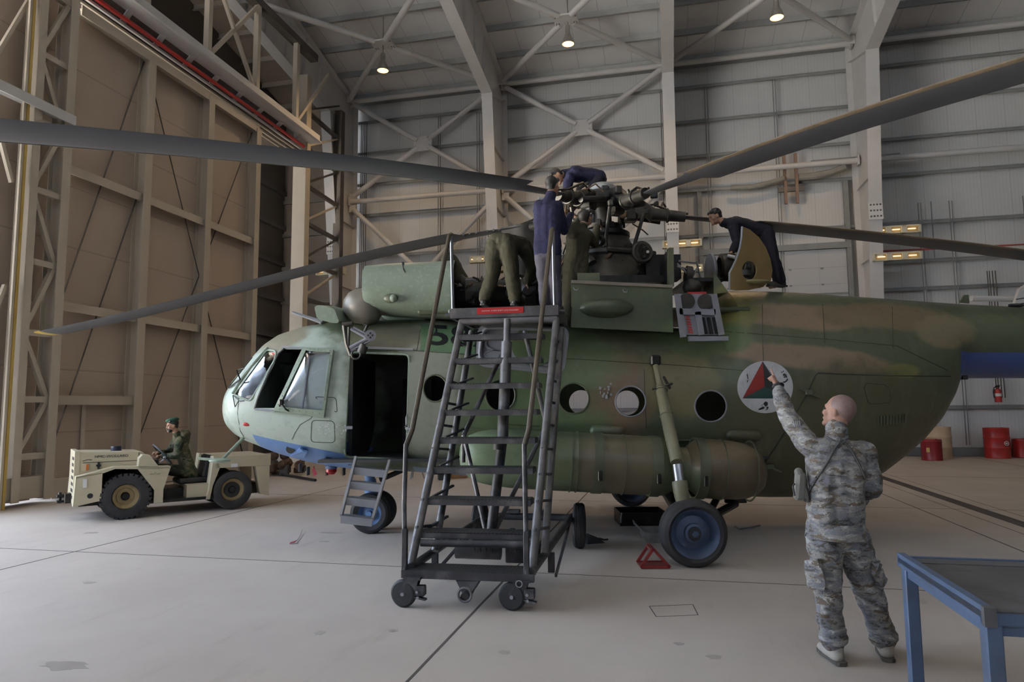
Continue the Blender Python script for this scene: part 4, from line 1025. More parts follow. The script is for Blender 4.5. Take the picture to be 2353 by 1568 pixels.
# engine bay: bare engines, pipes, bulkheads
zd = PY(1200, 735, HY).z
MB().bbox((1.0, HY, zd + .0), (4.6, 1.9, .06), None, .02).build('engine_deck', M_dkgreen, heli)
for yc in (9.72, 10.9):
    X0, X1 = PY(1046, 650, 9.7).x, PY(1300, 650, 9.7).x; z = zd + .30
    e = MB().lathe([(.16, 0), (.27, .02), (.29, .1), (.24, .16), (.24, .45), (.21, .5), (.21, .95), (.25, 1.0), (.25, 1.15), (.2, 1.2), (.2, 1.62), (.16, 1.66)], (X0, yc, z), (1, 0, 0), 28).build('engine', M_blackm, heli)
    er = random.Random(int(yc * 10))
    for k in range(26):
        a = er.uniform(-2.6, .6) ; x = X0 + er.uniform(.1, 1.5); r = .26
        p = V((x, yc + r * math.sin(a) * 1.0 - .0, z + r * math.cos(a)))
        q = p + V((er.uniform(-.25, .25), er.uniform(-.05, .03), er.uniform(-.16, .16)))
        MB().tube([p, (p + q) / 2 + V((0, -.04, .02)), q], er.choice([.01, .014, .022]), 6).build('engine_pipe', er.choice([M_gun, M_rust2, M_blackm, M_alu]), e)
    for k in range(9):
        x = X0 + er.uniform(.1, 1.5); p = V((x, yc - .24, z + er.uniform(-.2, .2))); MB().cyl(p, p + V((er.uniform(-.1, .1), -.08, er.uniform(-.1, .1))), er.uniform(.03, .08), n=12).build('engine_accessory', er.choice([M_gun, M_blackm, M_alu]), e)
MB().cyl((PY(1300, 690, 9.7).x, 9.75, zd + .25), (PY(1308, 690, 9.7).x, 9.75, zd + .25), .40, n=36).cyl((PY(1300, 690, 9.7).x, 10.9, zd + .25), (PY(1308, 690, 9.7).x, 10.9, zd + .25), .40, n=36).build('firewall_disc', M_greyp, heli)
# opened cowling panel hanging down on the near side: grey ribbed inside face
cwl = [(1098, 745), (1310, 752), (1296, 862), (1092, 842)]
cm = lambda off: (lambda x, y: PY(x, y, 8.72 - (y - 745) * .0004 - off))
cp0 = patch(rrect(cwl, 26), 0, 3, cm(0)); cpo = solid(cp0, 'opened_cowling', M_greyp, heli, .05)
MB().tube([PY(x, y, 8.66) for x, y in rrect([(1110, 752), (1298, 758), (1284, 850), (1100, 832)], 24)], .028, 8, closed=True).build('cowling_rim', M_greyp, cpo)
for (x, y, rx, ry) in ((1140, 790, 24, 15), (1135, 815, 22, 9)): MB().tube([PY(a, b, 8.68) for a, b in circ(x, y, rx, ry, 20)], .022, 6, closed=True).build('cowling_rib', M_greyp, cpo)
solid(patch(circ(1228, 795, 52, 46, 30), 0, 3, cm(.045)), 'cowling_bulge', M_camo, cpo, .02)
rc = patch([(1150, 524), (1190, 516), (1236, 512), (1250, 560), (1252, 650), (1205, 655), (1176, 590)], 0, 3, lambda x, y: PY(x, y, 10.45 + .002 * abs(x - 1200)))
solid(rc, 'raised_cowling', M_gun, heli, .03)
MB().box(PY(1195, 742, 8.9), (1.1, .6, .03)).build('cowling_step', M_dkgreen, heli, 0)
# gearbox deck side panel with a long blister
sp_ = MB(); YS = 9.0
pts = [(1313, 648), (1545, 659), (1547, 764), (1312, 752)]
sp_.prism([PY(x, y, YS) for x, y in pts], (0, .05, .0)); spo = sp_.build('deck_side_panel', M_camo, heli, 0)
MB().beam(PY(1313, 648, YS - .01), PY(1545, 659, YS - .01), .06, .04).build('panel_lip', mat('worn_edge', (.22, .19, .15), .6), spo, 0)
bl_ = PY(1394, 708, YS); MB().ell(bl_, (.36, .14, .125), None, 22, 14).build('panel_blister', M_camo, spo)
for x, y in ((1323, 663), (1436, 668)): MB().tube([PY(x - 5, y - 2, YS - .005), PY(x - 3, y + 3, YS - .03), PY(x + 4, y + 4, YS - .03), PY(x + 6, y - 1, YS - .005)], .007, 6).build('panel_handle', M_alu, spo)
MB().box(PY(1352, 640, 9.1), (.3, .05, .14)).build('panel_flap', M_dkgreen, heli, 0)
fp = MB().beam(PY(1540, 572, 9.05), PY(1541, 660, 9.05), .06, .14, (0, 1, 0)); fp.build('cowling_post', M_dkgreen, heli, 0)
MB().prism([PY(1531, 600, 9.2), PY(1536, 574, 9.2), PY(1536, 655, 9.2), PY(1530, 655, 9.2)], (.0, .9, 0)).build('bulkhead', M_blackm, heli, 0)
# fold-down hatch: grey tray with two dished holes, shelves and red stencil
hy = 8.93
tr = solid(patch(rrect([(1556, 676), (1640, 676), (1656, 770), (1570, 770), (1560, 740)], 5), 0, 2, lambda x, y: PY(x, y, hy)), 'fold_down_hatch', M_greyp, heli, .03)
for x, y in ((1578, 692), (1621, 694)): MB().lathe([(.1, -.005), (.098, .02), (.0, .05)], PY(x, y, hy - .03), (0, 1, 0), 24).ring(PY(x, y, hy - .02), (0, 1, 0), .1, .008).build('dished_hole', M_gun, tr)
for a, b in (((1561, 716), (1644, 718)), ((1603, 717), (1612, 770)), ((1556, 676), (1570, 775)), ((1640, 676), (1658, 770))): MB().beam(PY(*a, hy - .04), PY(*b, hy - .04), .08, .02, (0, 1, 0) if abs(a[0] - b[0]) < 40 else (0, 1, 0)).build('shelf_rib', M_greyp, tr, 0)
MB().prism([PY(1583, 773, hy - .03), PY(1674, 773, hy - .05), PY(1674, 783, hy - .05), PY(1585, 784, hy - .03)], (0, .08, 0)).build('hatch_edge', M_alu, tr, 0)
for i in range(3): MB().prism([PY(1610 + 13 * i, 730, hy - .02), PY(1618 + 13 * i, 730, hy - .02), PY(1626 + 13 * i, 768, hy - .02), PY(1617 + 13 * i, 768, hy - .02)], (0, -.02, 0)).build('slot', M_blackm, tr, 0)
rd = MB()
for i in range(7): rd.box(PY(1580 + 1.2 * i, 728 + 6 * i, hy - .02), (.06, .006, .018), Matrix.Rotation(.2, 3, 'Y'))
rd.build('red_stencil', M_red, tr, 0)
MB().box(PY(1601, 674, hy), (.25, .02, .03)).build('red_strip', M_red, tr, 0)
# compartment behind the hatch
MB().box(PY(1595, 660, 9.9), (.5, 1.2, .05)).build('compartment_floor', M_blackm, heli, 0)
MB().ell(PY(1590, 662, 9.3), (.13, .13, .13)).cyl(PY(1575, 630, 9.4), PY(1588, 632, 9.4), .12, n=18).build('hydraulic_accumulator', M_gun, heli)
fr2 = MB()
for a, b in (((1556, 606), (1600, 650)), ((1556, 612), (1606, 626)), ((1606, 610), (1584, 648)), ((1600, 600), (1610, 640)), ((1560, 600), (1600, 605))): fr2.tube([PY(*a, 9.3), PY(*b, 9.4)], .014, 6)
fr2.build('pipe_frame', M_alu, heli)
MB().lathe([(0, -.04), (.14, -.03), (.24, 0), (.27, .03), (.26, .05), (0, .05)], PY(1637, 612, 9.7) + V((0, 0, -.08)), (-1, 0, .0), 28).build('apu_bulkhead', M_greyp, heli)
MB().prism([PY(1640, 625, 9.25), PY(1674, 672, 9.2), PY(1640, 676, 9.25)], (0, .5, 0)).build('deck_fairing', M_camo, heli, 0)
MB().lathe([(.15, 0), (.2, .02), (.21, .2), (.17, .25), (.17, .42), (.2, .44), (.2, .5), (.1, .5)], PY(1652, 615, 9.8), (1, 0, 0), 24).build('auxiliary_power_unit', M_gun, heli)
MB().cyl(PY(1676, 612, 9.8), PY(1692, 612, 9.8), .16, n=24).build('exhaust_pipe', M_blackm, heli)
MB().tube([PY(1672, 588, 9.6), PY(1690, 592, 9.55)], .03, 8).build('apu_rod', M_chrome, heli)
# opened brown cowl with a round hole
sh = [(1705, 521), (1722, 528), (1742, 545), (1758, 568), (1769, 595), (1774, 622), (1770, 645), (1752, 660), (1720, 667), (1692, 668), (1676, 665), (1676, 628), (1690, 600), (1700, 570), (1704, 545)]
bm = bmesh.new(); g2 = MB()
hole = circ(1721, 622, 17, 22, 24)
def cowl_map(x, y): return PY(x, y, 9.15 + .35 * ((x - 1676) / 98) ** 1.4)
ov = [bm.verts.new((x, y, 0)) for x, y in sh]; hv = [bm.verts.new((x, y, 0)) for x, y in hole]
es = [bm.edges.new((ov[i], ov[(i + 1) % len(ov)])) for i in range(len(ov))] + [bm.edges.new((hv[i], hv[(i + 1) % len(hv)])) for i in range(len(hv))]
bmesh.ops.triangle_fill(bm, use_beauty=True, edges=es)
bmesh.ops.subdivide_edges(bm, edges=bm.edges[:], cuts=1, use_grid_fill=True); bmesh.ops.triangulate(bm, faces=bm.faces[:])
bm.verts.index_update(); g2.add([cowl_map(v.co.x, v.co.y) for v in bm.verts], [[v.index for v in f.verts] for f in bm.faces]); bm.free()
oc = solid(g2, 'opened_cowl_half', mat('ochre_primer', (.24, .17, .065), .5, .1, var=.15, scale=4), heli, .02, 50)
MB().tube([cowl_map(x, y) for x, y in sh[-5:] + sh[:1]], .014, 6).build('cowl_lip', M_alu, oc)
MB().tube([PY(1713, 618, 9.35), PY(1716, 606, 9.3), PY(1722, 604, 9.3), PY(1720, 614, 9.3)], .02, 6).cyl(PY(1712, 622, 9.4), PY(1712, 634, 9.4), .07, n=12).build('cowl_latch', M_black, oc)
MB().ell(PY(1735, 648, 9.3), (.22, .1, .035)).build('cowl_fairing', mat('olive_fairing', (.22, .2, .09), .5), heli)

# main gearbox, swashplate, rotor head
HX, HZ = PY(1385, 460, HY).x, PY(1385, 462, HY).z
ax = V((0, 0, 1)); zb = PY(1400, 650, HY).z
gb = MB().lathe([(.75, 0), (.78, .06), (.72, .22), (.62, .34), (.58, .42), (.62, .45), (.62, .5), (.45, .56), (.36, .72), (.30, .86), (.22, .95)], (HX + .05, HY, zb - .1), ax, 32).build('gearbox', M_gun, heli)
gr = random.Random(11)
for k in range(46):
    a = gr.uniform(2.6, 6.9); r = gr.uniform(.45, .82); z = zb + gr.uniform(-.1, .55)
    p = V((HX + r * math.cos(a), HY + r * math.sin(a) * .9, z)); q = p + V((gr.uniform(-.22, .22), gr.uniform(-.12, .12), gr.uniform(-.2, .24)))
    if k % 3: MB().tube([p, (p + q) / 2 + V((gr.uniform(-.06, .06), -.05, .03)), q], gr.choice([.01, .015, .026]), 6).build('hydraulic_line', gr.choice([M_blackm, M_gun, M_rust2, M_blackm]), gb)
    else: MB().cyl(p, p + V((gr.uniform(-.1, .1), -.06, gr.uniform(-.12, .12))), gr.uniform(.04, .09), n=12).build('gearbox_accessory', gr.choice([M_blackm, M_gun]), gb)
MB().box((HX + .1, HY - .3, zb - .12), (1.5, 1.3, .1)).box((HX + .75, HY - .55, zb + .1), (.5, .3, .35)).build('gearbox_tray', M_blackm, heli, 0)
oc2 = PY(1476, 580, 9.5); od = MB().ring(oc2, (-.3, 1, 0), .13, .035, 24, 8).cyl(oc2 + V((-.02, .04, 0)), oc2 + V((.02, -.02, 0)), .12, n=24).build('brake_disc', M_gun, heli)
for k in range(5): MB().cyl(oc2 + V((.07 * math.cos(k * 1.256), -.03, .07 * math.sin(k * 1.256))), oc2 + V((.07 * math.cos(k * 1.256), -.035, .07 * math.sin(k * 1.256))), .022, n=8).build('disc_hole', M_white if k == 0 else M_black, od)
MB().tube([oc2 + V((-.5, 0, .05)), oc2 + V((-.2, 0, .02)), oc2], .05, 10).build('drive_shaft', M_blackm, heli)
mx = MB().cyl((HX, HY, zb + .6), (HX, HY, HZ + .05), .13, n=20).build('rotor_mast', M_gun, heli)
sw_ = MB().lathe([(.14, 0), (.36, .0), (.40, .03), (.40, .09), (.3, .12), (.14, .13)], (HX, HY, HZ - .62), ax, 30).lathe([(.14, 0), (.28, 0), (.3, .05), (.14, .06)], (HX, HY, HZ - .46), ax, 30).build('swashplate', M_blackm, heli)
hub = MB().lathe([(.15, -.14), (.33, -.12), (.38, -.05), (.38, .05), (.33, .1), (.16, .14)], (HX, HY, HZ), ax, 30).build('rotor_hub', M_gun, heli)
MB().lathe([(.0, .30), (.10, .30), (.17, .28), (.215, .23), (.222, .10), (.19, .08), (.19, .02), (0, .02)], (HX + .0, HY, HZ - .03), ax, 36).build('hub_cap', mat('hub_cap_grey', (.42, .42, .40), .4, .3, var=.06), hub)
MB().ring((HX, HY, HZ + .04), ax, .24, .03, 28, 8).build('cap_ring', M_blackm, hub)
for k in range(3):
    a = 3.6 + k * 1.1; p = V((HX + .28 * math.cos(a), HY + .28 * math.sin(a), HZ + .08)); MB().bbox(p, (.14, .12, .12), Matrix.Rotation(a, 3, 'Z'), .02).build('hub_fitting', M_blackm, hub)
MB().ring(PY(1434, 452, 10.0), (.3, 1, 0), .07, .016, 18, 8, a0=-.6, a1=3.8).build('lifting_ring', M_blackm, hub)
MB().box(PY(1350, 487, 9.6), (.085, .008, .1), Matrix.Rotation(-.45, 3, 'Y')).build('paper_tag', M_white, hub, 0)
MB().box(PY(1350, 487, 9.59), (.04, .008, .06), Matrix.Rotation(.35, 3, 'Y')).build('tag_print', M_red, hub, 0)
hr = random.Random(21)
for k in range(54):
    a = hr.uniform(0, 2 * PI); r = hr.uniform(.25, .95); z = HZ + hr.uniform(-.72, .05) * (1 if r < .6 else .35)
    p = V((HX + r * math.cos(a), HY + r * math.sin(a), z)); t_ = hr.random()
    if t_ < .5:
        q = p + V((hr.uniform(-.25, .25), hr.uniform(-.2, .2), hr.uniform(-.28, .28))); MB().tube([p, (p + q) / 2 + V((hr.uniform(-.06, .06), -.05, hr.uniform(-.05, .08))), q], hr.choice([.012, .018, .026]), 6).build('linkage_rod', hr.choice([M_gun, M_blackm, M_blackm, M_rust2]), hub)
    elif t_ < .8: MB().bbox(p, (hr.uniform(.05, .13), hr.uniform(.05, .12), hr.uniform(.05, .13)), Matrix.Rotation(a, 3, 'Z'), .012).build('bracket', hr.choice([M_gun, M_blackm, M_rust2]), hub)
    else: MB().cyl(p, p + V((.09 * math.cos(a), .09 * math.sin(a), hr.uniform(-.03, .03))), hr.uniform(.03, .065), n=12).build('bearing_cap', hr.choice([M_gun, M_blackm, M_alu]), hub)
def blade(az, zs, label, lead=1):
    """zs: height at radius 1, 4, 7, 10 m; the blade droops under its own weight"""
    a = math.radians(az); d = V((math.cos(a), math.sin(a), 0)); c = V((-math.sin(a), math.cos(a), 0)) * lead
    def z(s):
        xs = (1, 4, 7, 10); t = 0
        for i in range(4):
            w = 1
            for j in range(4):
                if i != j: w *= (s - xs[j]) / (xs[i] - xs[j])
            t += w * zs[i]
        return t
    P = lambda s, y=0., dz=0.: V((HX, HY, 0)) + d * s + c * y + V((0, 0, z(s) + dz))
    o = hub
    arm = MB().tube([V((HX, HY, HZ)) + d * .3, V((HX, HY, HZ)) + d * .45, P(.75), P(.95), P(1.25)], [.10, .09, .105, .09, .078], 14).ring(P(.72), d, .105, .02).ring(P(.98), d, .093, .022)
    arm.cyl(P(.55, -.14, .02), P(.55, .14, .02), .07, n=12).bbox(P(.42, .0, -.05), (.2, .2, .2), Matrix.Rotation(a, 3, 'Z'), .03)
    ar = arm.build('blade_grip', M_gun, heli)
    MB().cyl(P(.62, .2, .02), P(.62, .2, -.6) - d * .2, .028, n=10).bbox(P(.62, .2, -.03), (.09, .09, .1), None, .02).bbox(P(.62, .2, -.6) - d * .2, (.08, .08, .09), None, .02).build('pitch_link', M_gun, ar)
    MB().tube([P(.5, -.08, .12), P(.8, -.14, .2), P(1.1, -.1, .08), P(1.3, -.02, .06)], .018, 6).tube([P(.35, -.2, .0), P(.9, -.16, -.06)], .045, 10).build('damper', M_blackm, ar)
    prof = [(1.0, 0), (.9, .035), (.6, .065), (.3, .075), (.1, .05), (0, 0), (.1, -.03), (.3, -.05), (.6, -.045), (.9, -.02)]
    def sec(s, ch, th): return [P(s, (.25 - t) * ch, k * th * ch) for t, k in prof]
    sts = [(1.2, .16, 2.4), (1.5, .2, 1.9), (1.9, .24, 1.5), (2.25, .28, 1.25), (2.35, .52, .85)] + [(2.35 + (9.92 - 2.35) * i / 30, .52, .85) for i in range(1, 31)]
    bl = MB().loft([sec(*q) for q in sts]).build('rotor_blade', M_blade, heli, 40)
    if label: bl['label'] = label
    def lsec(s): return [P(s, .25 * .52 + .004 - t * .52, k * .52 * .86 + (.003 if k > 0 else -.003)) for t, k in ((.075, .042), (.05, .034), (.03, .022), (0, 0), (.03, -.012), (.05, -.018), (.075, -.022))]
    MB().loft([lsec(2.4 + 7.5 * i / 24) for i in range(25)], closed_ring=False).build('leading_edge', M_bladelead, bl, 40)
    MB().loft([sec(9.92, .52, .85), sec(10.04, .50, .85), sec(10.09, .42, .4)]).build('blade_tip', M_yellow if az == 168 else M_blade, bl, 30)
    if az == 168:
        for i, s in enumerate((1.62, 1.7, 1.8, 1.98, 2.08, 2.18)): MB().cyl(P(s, -.12, .0), P(s, -.752 * (.16 + (s - 1.2) * .115), .0), .015 + .004 * (i % 2), n=10).build('root_hole', M_black, bl)
    return bl
blade(168, (4.64, 4.27, 3.71, 3.22), 'left blade drooping in front of the hangar door, yellow tip', -1)
blade(232, (4.80, 4.31, 3.72, 3.05), 'blade coming toward the camera at upper left', -1)
blade(290, (4.74, 4.44, 3.98, 3.30), 'blade rising toward the upper right corner', -1)
blade(-3, (4.72, 4.36, 3.90, 3.30), 'dark blade pointing right behind the tail boom', -1)
blade(96, (4.78, 4.36, 3.78, 3.1), None, -1)
# ================================================================ maintenance stand
SY = math.radians(10); SO = V((-.48, 6.38, 0))
SA, SB = V((math.cos(SY), -math.sin(SY), 0)), V((math.sin(SY), math.cos(SY), 0))
stand = thing('maintenance_stand', 'dark rolling stair stand with grated steps and a red sign, against the helicopter', 'stair stand', tuple(SO), -SY)
M_stand = mat('worn_black_steel', (.045, .045, .05), .5, .3, var=.3, scale=5, dirt=(.16, .155, .15), dscale=5, damt=.7)
M_tubeg = mat('worn_grey_tube', (.13, .125, .125), .45, .4, var=.3, scale=5, dirt=(.035, .035, .04), dscale=6, damt=.9)
M_rustrail = mat('brown_handrail', (.075, .062, .045), .5, .3, var=.25)
g = NB(bpy.data.materials.new('step_grating')); x = g.sep(g.coords())
gr_ = g.math('MAXIMUM', g.math('LESS_THAN', g.math('FRACT', g.math('MULTIPLY', x[0], 28)), .35), g.math('LESS_THAN', g.math('FRACT', g.math('MULTIPLY', x[1], 28)), .35))
g.bump(gr_, .8, .01)
M_grate = g.color(g.mix(gr_, (.012, .012, .013), (.06, .058, .06)), .5, .3)
M_caster = mat('caster_rubber', (.015, .015, .016), .6)
XL, XR = -.52, .63
sg_ = lambda t: (.1 + 1.6 * t, .42 + 2.42 * t)          # depth, height along the stringers
for x in (XL, XR):
    y0, z0 = sg_(0); y1, z1 = sg_(1)
    MB().cyl((x, y0, z0 - .12), (x + (.1 if x < 0 else .09), y1, z1), .042, n=14).build('stringer', M_tubeg, stand)
    MB().cyl((x + (.13 if x < 0 else .07), y0 + .38, .4), (x + (.16 if x < 0 else .12), y1 + .25, z1 - .1), .038, n=14).build('rear_stringer', M_tubeg, stand)
    k = MB()
    for i in range(9):
        t = .1 + .1 * i; a, b = sg_(t); k.beam((x + .07 * t, a, b), (x + .1, a + .34, b - .03), .025, .025)
    k.build('tie_bar', M_stand, stand, 0)
for i in range(8):
    z = 2.655 - .291 * i; d = 1.52 - .178 * i; w = .99 + .012 * i; c = .08 - .006 * i
    st = MB().box((c, d + .02, z - .03), (w, .03, .06)).box((c, d + .24, z - .03), (w, .02, .05)).box((c - w / 2 + .012, d + .12, z - .03), (.024, .24, .05)).box((c + w / 2 - .012, d + .12, z - .03), (.024, .24, .05)).build('step', M_stand, stand, 0)
    MB().box((c, d + .12, z - .002), (w - .02, .23, .012)).build('tread_grating', M_grate, st, 0)
    MB().beam((c - w / 2 + .03, d + .2, z - .0), (c - w / 2 + .17, d + .46, z + .08), .03, .02).build('step_bracket', M_stand, st, 0)
MB().cyl((XL + .06, .25, .52), (XR, .25, .53), .035, n=12).build('cross_tube', M_stand, stand)
MB().cyl((XL + .09, 1.68, 2.83), (XR + .1, 1.68, 2.83), .045, n=14).build('top_tube', M_tubeg, stand)
# platform with sign and rails
pl = MB().box((.1, 1.66, 2.93), (1.3, .04, .12)).box((.1, 2.75, 2.93), (1.3, .04, .12)).box((-.53, 2.2, 2.93), (.04, 1.1, .12)).box((.73, 2.2, 2.93), (.04, 1.1, .12)).box((.1, 2.2, 2.86), (.7, 1.0, .08)).build('platform_frame', M_stand, stand, 0)
MB().box((.1, 2.2, 2.985), (1.26, 1.06, .014)).build('platform_grating', M_grate, pl, 0)
sn = MB().bbox((.06, 1.632, 2.945), (.56, .012, .075), None, .003).build('sign', mat('sign_red', (.36, .012, .012), .4), pl, 0)
put_text('CAUTION - IS RAM SAFETY LOCK ENGAGED?', .022, (.06, 1.624, 2.945), (1, 0, 0), (0, 0, 1), M_white, sn, 'sign_lettering', .001)
for x in (-.56, .76):
    MB().cyl((x, 1.7, 2.9), (x, 1.7, 2.98), .03, n=10).cyl((x - .06, 1.68, 2.92), (x + .06, 1.68, 2.92), .022, n=8).build('rail_socket', M_stand, pl)
for x, x0 in ((-.53, -.6), (.70, .56)):
    MB().cyl((x, 1.7, 2.95), (x, 1.62, 3.88), .021, n=12).build('rail_post', M_chrome, stand)
    MB().tube([(x, 1.62, 3.89), (x - .005, 1.55, 3.86), (x0 + .03, .3, 1.6), (x0, .2, 1.44)], .026, 10).build('handrail', M_rustrail, stand)
    MB().tube([(x0, .2, 1.46), (x0 + .02, .1, .9), (x0 + (.07 if x < 0 else .045), .0, .32)], .024, 10).bbox((x0 + (.06 if x < 0 else .04), .01, .48), (.05, .05, .42), None, .006).build('handrail_leg', M_stand, stand)
# base frame, jack, tow eye
MB().beam((-.56, 0, .29), (.67, 0, .29), .06, .07).build('front_beam', M_stand, stand, 0)
bp_ = MB().box((.05, .16, .31), (1.1, .26, .03)).build('bottom_step', M_grate, stand, 0)
for x, xr in ((-.5, -.36), (.64, .76)):
    MB().cyl((x, .05, .33), (xr, 2.8, .40), .04, n=12).build('side_beam', M_stand, stand)
    MB().cyl((x, .35, .3), (xr - .02 if x > 0 else xr + .02, 2.5, .62) if False else (x, 1.2, .38), .02, n=8).beam((x + (.12 if x > 0 else 0), .9, .1), (xr, 2.7, .4), .025, .03).bbox((x + (.08 if x > 0 else 0), .86, .24), (.07, .04, .2), None, .006).build('truss_bar', M_stand, stand)
MB().cyl((-.46, 2.82, .38), (.84, 2.82, .38), .045, n=12).bbox((.0, 2.8, .45), (.16, .1, .05), None, .01).bbox((.4, 2.8, .45), (.12, .1, .05), None, .01).build('rear_axle', M_stand, stand)
MB().cyl((.04, 1.0, .28), (.16, 1.2, 1.45), .055, n=18).cyl((.13, 1.15, 1.35), (.135, 1.16, 1.48), .066, n=18).build('hydraulic_ram', M_stand, stand)
MB().cyl((.16, 1.2, 1.45), (.17, 1.45, 2.55), .062, n=18).cyl((.17, 1.45, 2.55), (.17, 1.5, 2.82), .04, n=14).build('ram_sleeve', M_tubeg, stand)
for a, b in (((.06, 1.02, .42), (.62, 1.5, 1.62)), ((.02, 1.02, .45), (-.30, 1.3, 1.5)), ((.6, 1.5, 1.65), (.34, 1.7, 2.7)), ((-.3, 1.3, 1.5), (.1, 1.7, 2.5)), ((-.3, 1.3, 1.5), (-.32, 1.35, 1.2))): MB().cyl(a, b, .027, n=10).build('brace_tube', M_tubeg, stand)
MB().cyl((-.24, .75, .36), (.22, .75, .36), .085, n=20).build('pump_cylinder', M_tubeg, stand)
MB().bbox((.45, .8, .34), (.34, .25, .16), None, .01).bbox((.3, .9, .42), (.06, .2, .26), None, .01).build('tool_tray', M_stand, stand)
tt = MB()
for i in range(9): tt.cyl((-.02 + .06 * i + (.12 if i > 3 else 0), .62, .38), (-.02 + .06 * i + (.12 if i > 3 else 0), .62, .47), .008, n=6)
tt.build('tray_pins', M_stand, stand)['kind'] = 'stuff'
MB().tube([(-.1, .7, .44), (-.12, .66, .56), (.02, .64, .58), (.06, .66, .5), (.14, .7, .47)], .014, 6).tube([(-.2, .8, .42), (-.22, .76, .55)], .012, 6).build('jack_hose', M_black, stand)
MB().prism([(-.06, -.01, .27), (.18, -.01, .27), (.09, -.05, .13), (.03, -.05, .13)], (0, .3, 0)).cyl((.06, -.1, .12), (.06, .35, .2), .045, n=14).build('tow_socket', M_stand, stand)
MB().ring((.06, -.11, .15), (0, 1, 0), .06, .012, 24, 8).build('tow_ring', M_tubeg, stand)
for x, y in ((-.5, -.02), (.5, .02)):
    cw = MB().lathe([(.02, -.03), (.07, -.032), (.105, -.03), (.123, -.015), (.125, 0), (.123, .015), (.105, .03), (.07, .032), (.02, .03)], (x - .03, y - .02, .125), (0.15, 1, 0), 32).build('caster_wheel', M_caster, stand)
    MB().cyl((x - .03, y - .07, .125), (x - .03, y - .045, .125), .017, n=12).build('axle_nut', M_alu, cw)
    cf = MB().prism([(x - .07, y - .055, .14), (x - .02, y - .055, .10), (x + .08, y - .055, .12), (x + .12, y - .055, .26), (x, y - .055, .27)], (0, .012, 0)).prism([(x - .07, y + .03, .14), (x - .02, y + .03, .10), (x + .08, y + .03, .12), (x + .12, y + .03, .26), (x, y + .03, .27)], (0, .012, 0)).box((x + .06, y - .01, .265), (.16, .12, .02)).bbox((x + .13, y - .02, .155), (.09, .08, .09), None, .008).beam((x + .08, y - .03, .1), (x + .19, y - .05, .085), .05, .015).build('caster_fork', M_stand, stand)
    MB().cyl((x + .11, y - .075, .15), (x + .11, y - .06, .15), .013, n=8).cyl((x + .115, y - .075, .10), (x + .115, y - .05, .10), .013, n=8).build('caster_bolt', M_alu, cf)
    if x > 0: MB().ring((x + .04, y - .07, .245), (0, 1, 0), .028, .005, 18, 6).build('lock_ring', M_alu, cf)
for x in (-.46, .85):
    c = (x, 2.82, .285)
    tw_ = MB(); pr = [(.13, -.05), (.2, -.075), (.262, -.066), (.28, -.045)]
    for t in (-.03, -.01, .01, .03): pr += [(.285, t - .006), (.277, t - .003), (.277, t + .003), (.285, t + .006)]
    pr += [(.28, .045), (.262, .066), (.2, .075), (.13, .05)]
    w_ = tw_.lathe(pr, c, (1, 0, 0), 40).build('rear_wheel', M_tyre, stand)
    MB().lathe([(0, -.03), (.135, -.05), (.135, .05), (0, .03)], c, (1, 0, 0), 24).build('rim', M_stand, w_)

# ================================================================ aircraft tow tractor
TH = (PZ(285, 1192) - PZ(530, 1170)).normalized(); TC_ = PZ(285, 1192) + V((TH.y, -TH.x, 0)) * .56
trac = thing('tow_tractor', 'cream low tow tractor with big black tyres parked by the hangar door', 'tow tractor', (TC_.x, TC_.y, 0), math.atan2(TH.y, TH.x))
M_cr = mat('tractor_cream', (.56, .49, .335), .42, var=.06, scale=3, dirt=(.25, .2, .13), dscale=3, damt=.25)
M_rimc = mat('tractor_rim', (.30, .22, .10), .5, var=.15, dirt=(.05, .04, .03), dscale=5)
YN = .70
ch = MB().box((-.8, 0, .33), (2.9, .7, .2)).box((-.85, 0, .245), (1.1, 1.3, .05)).build('chassis', M_blackm, trac, 0)
hd = MB()
hp_ = [(.68, .72), (.68, 1.13), (-.24, 1.10), (-.34, 1.02), (-.34, .80), (.18, .86)]
hd.prism([(x, .46, z) for x, z in hp_], (0, -.96, 0)); hdo = hd.build('bonnet', M_cr, trac, 0)
MB().box((.2, .463, .955), (.85, .006, .008)).build('bonnet_seam', M_black, hdo, 0)
MB().prism([(-.2, .463, 1.09), (-.19, .463, 1.09), (-.19, .463, .83), (-.2, .463, .83)], (0, .004, 0)).build('bonnet_seam', M_black, hdo, 0)
put_text('NMC-WOLLARD', .060, (.215, .464, 1.045), (-1, 0, 0), (0, 0, 1), M_black, hdo, 'maker_lettering', .002, stretch=1.12)
MB().box((.56, .47, .88), (.035, .03, .10)).build('orange_marker', mat('marker_orange', (.6, .16, .03), .4), hdo, 0)
MB().box((.4, .475, .9), (.03, .03, .11)).box((.4, .475, .9), (.07, .03, .03)).build('bonnet_latch', M_black, hdo, 0)
MB().tube([(.63, .466, .985), (.56, .466, 1.005), (.5, .466, .995)], .005, 5).build('paint_stroke', M_black, hdo)
MB().cyl((.1, -.02, 1.1), (.1, -.02, 1.19), .085, n=20).build('filler_cap', mat('cap_navy', (.015, .02, .045), .35), hdo)
gl = MB().box((.71, -.02, .72), (.07, .98, .86)).build('grille', M_cr, trac, 0)
sl = MB()
for i in range(7):
    for j in range(4): sl.box((.748, .33 - .09 * j, 1.02 - .105 * i), (.006, .055, .05))
sl.build('grille_slots', M_black, gl, 0)['kind'] = 'stuff'
MB().box((.60, YN + .005, .64), (.05, .02, .14)).build('headlight', M_white, gl, 0)
fp1 = [(.75, .27), (.36, .34), (.36, .79), (.18, .85), (-.17, .84), (-.42, .23), (-.54, .23), (-.66, .80), (-.2, .875), (.19, .885), (.73, .73)]
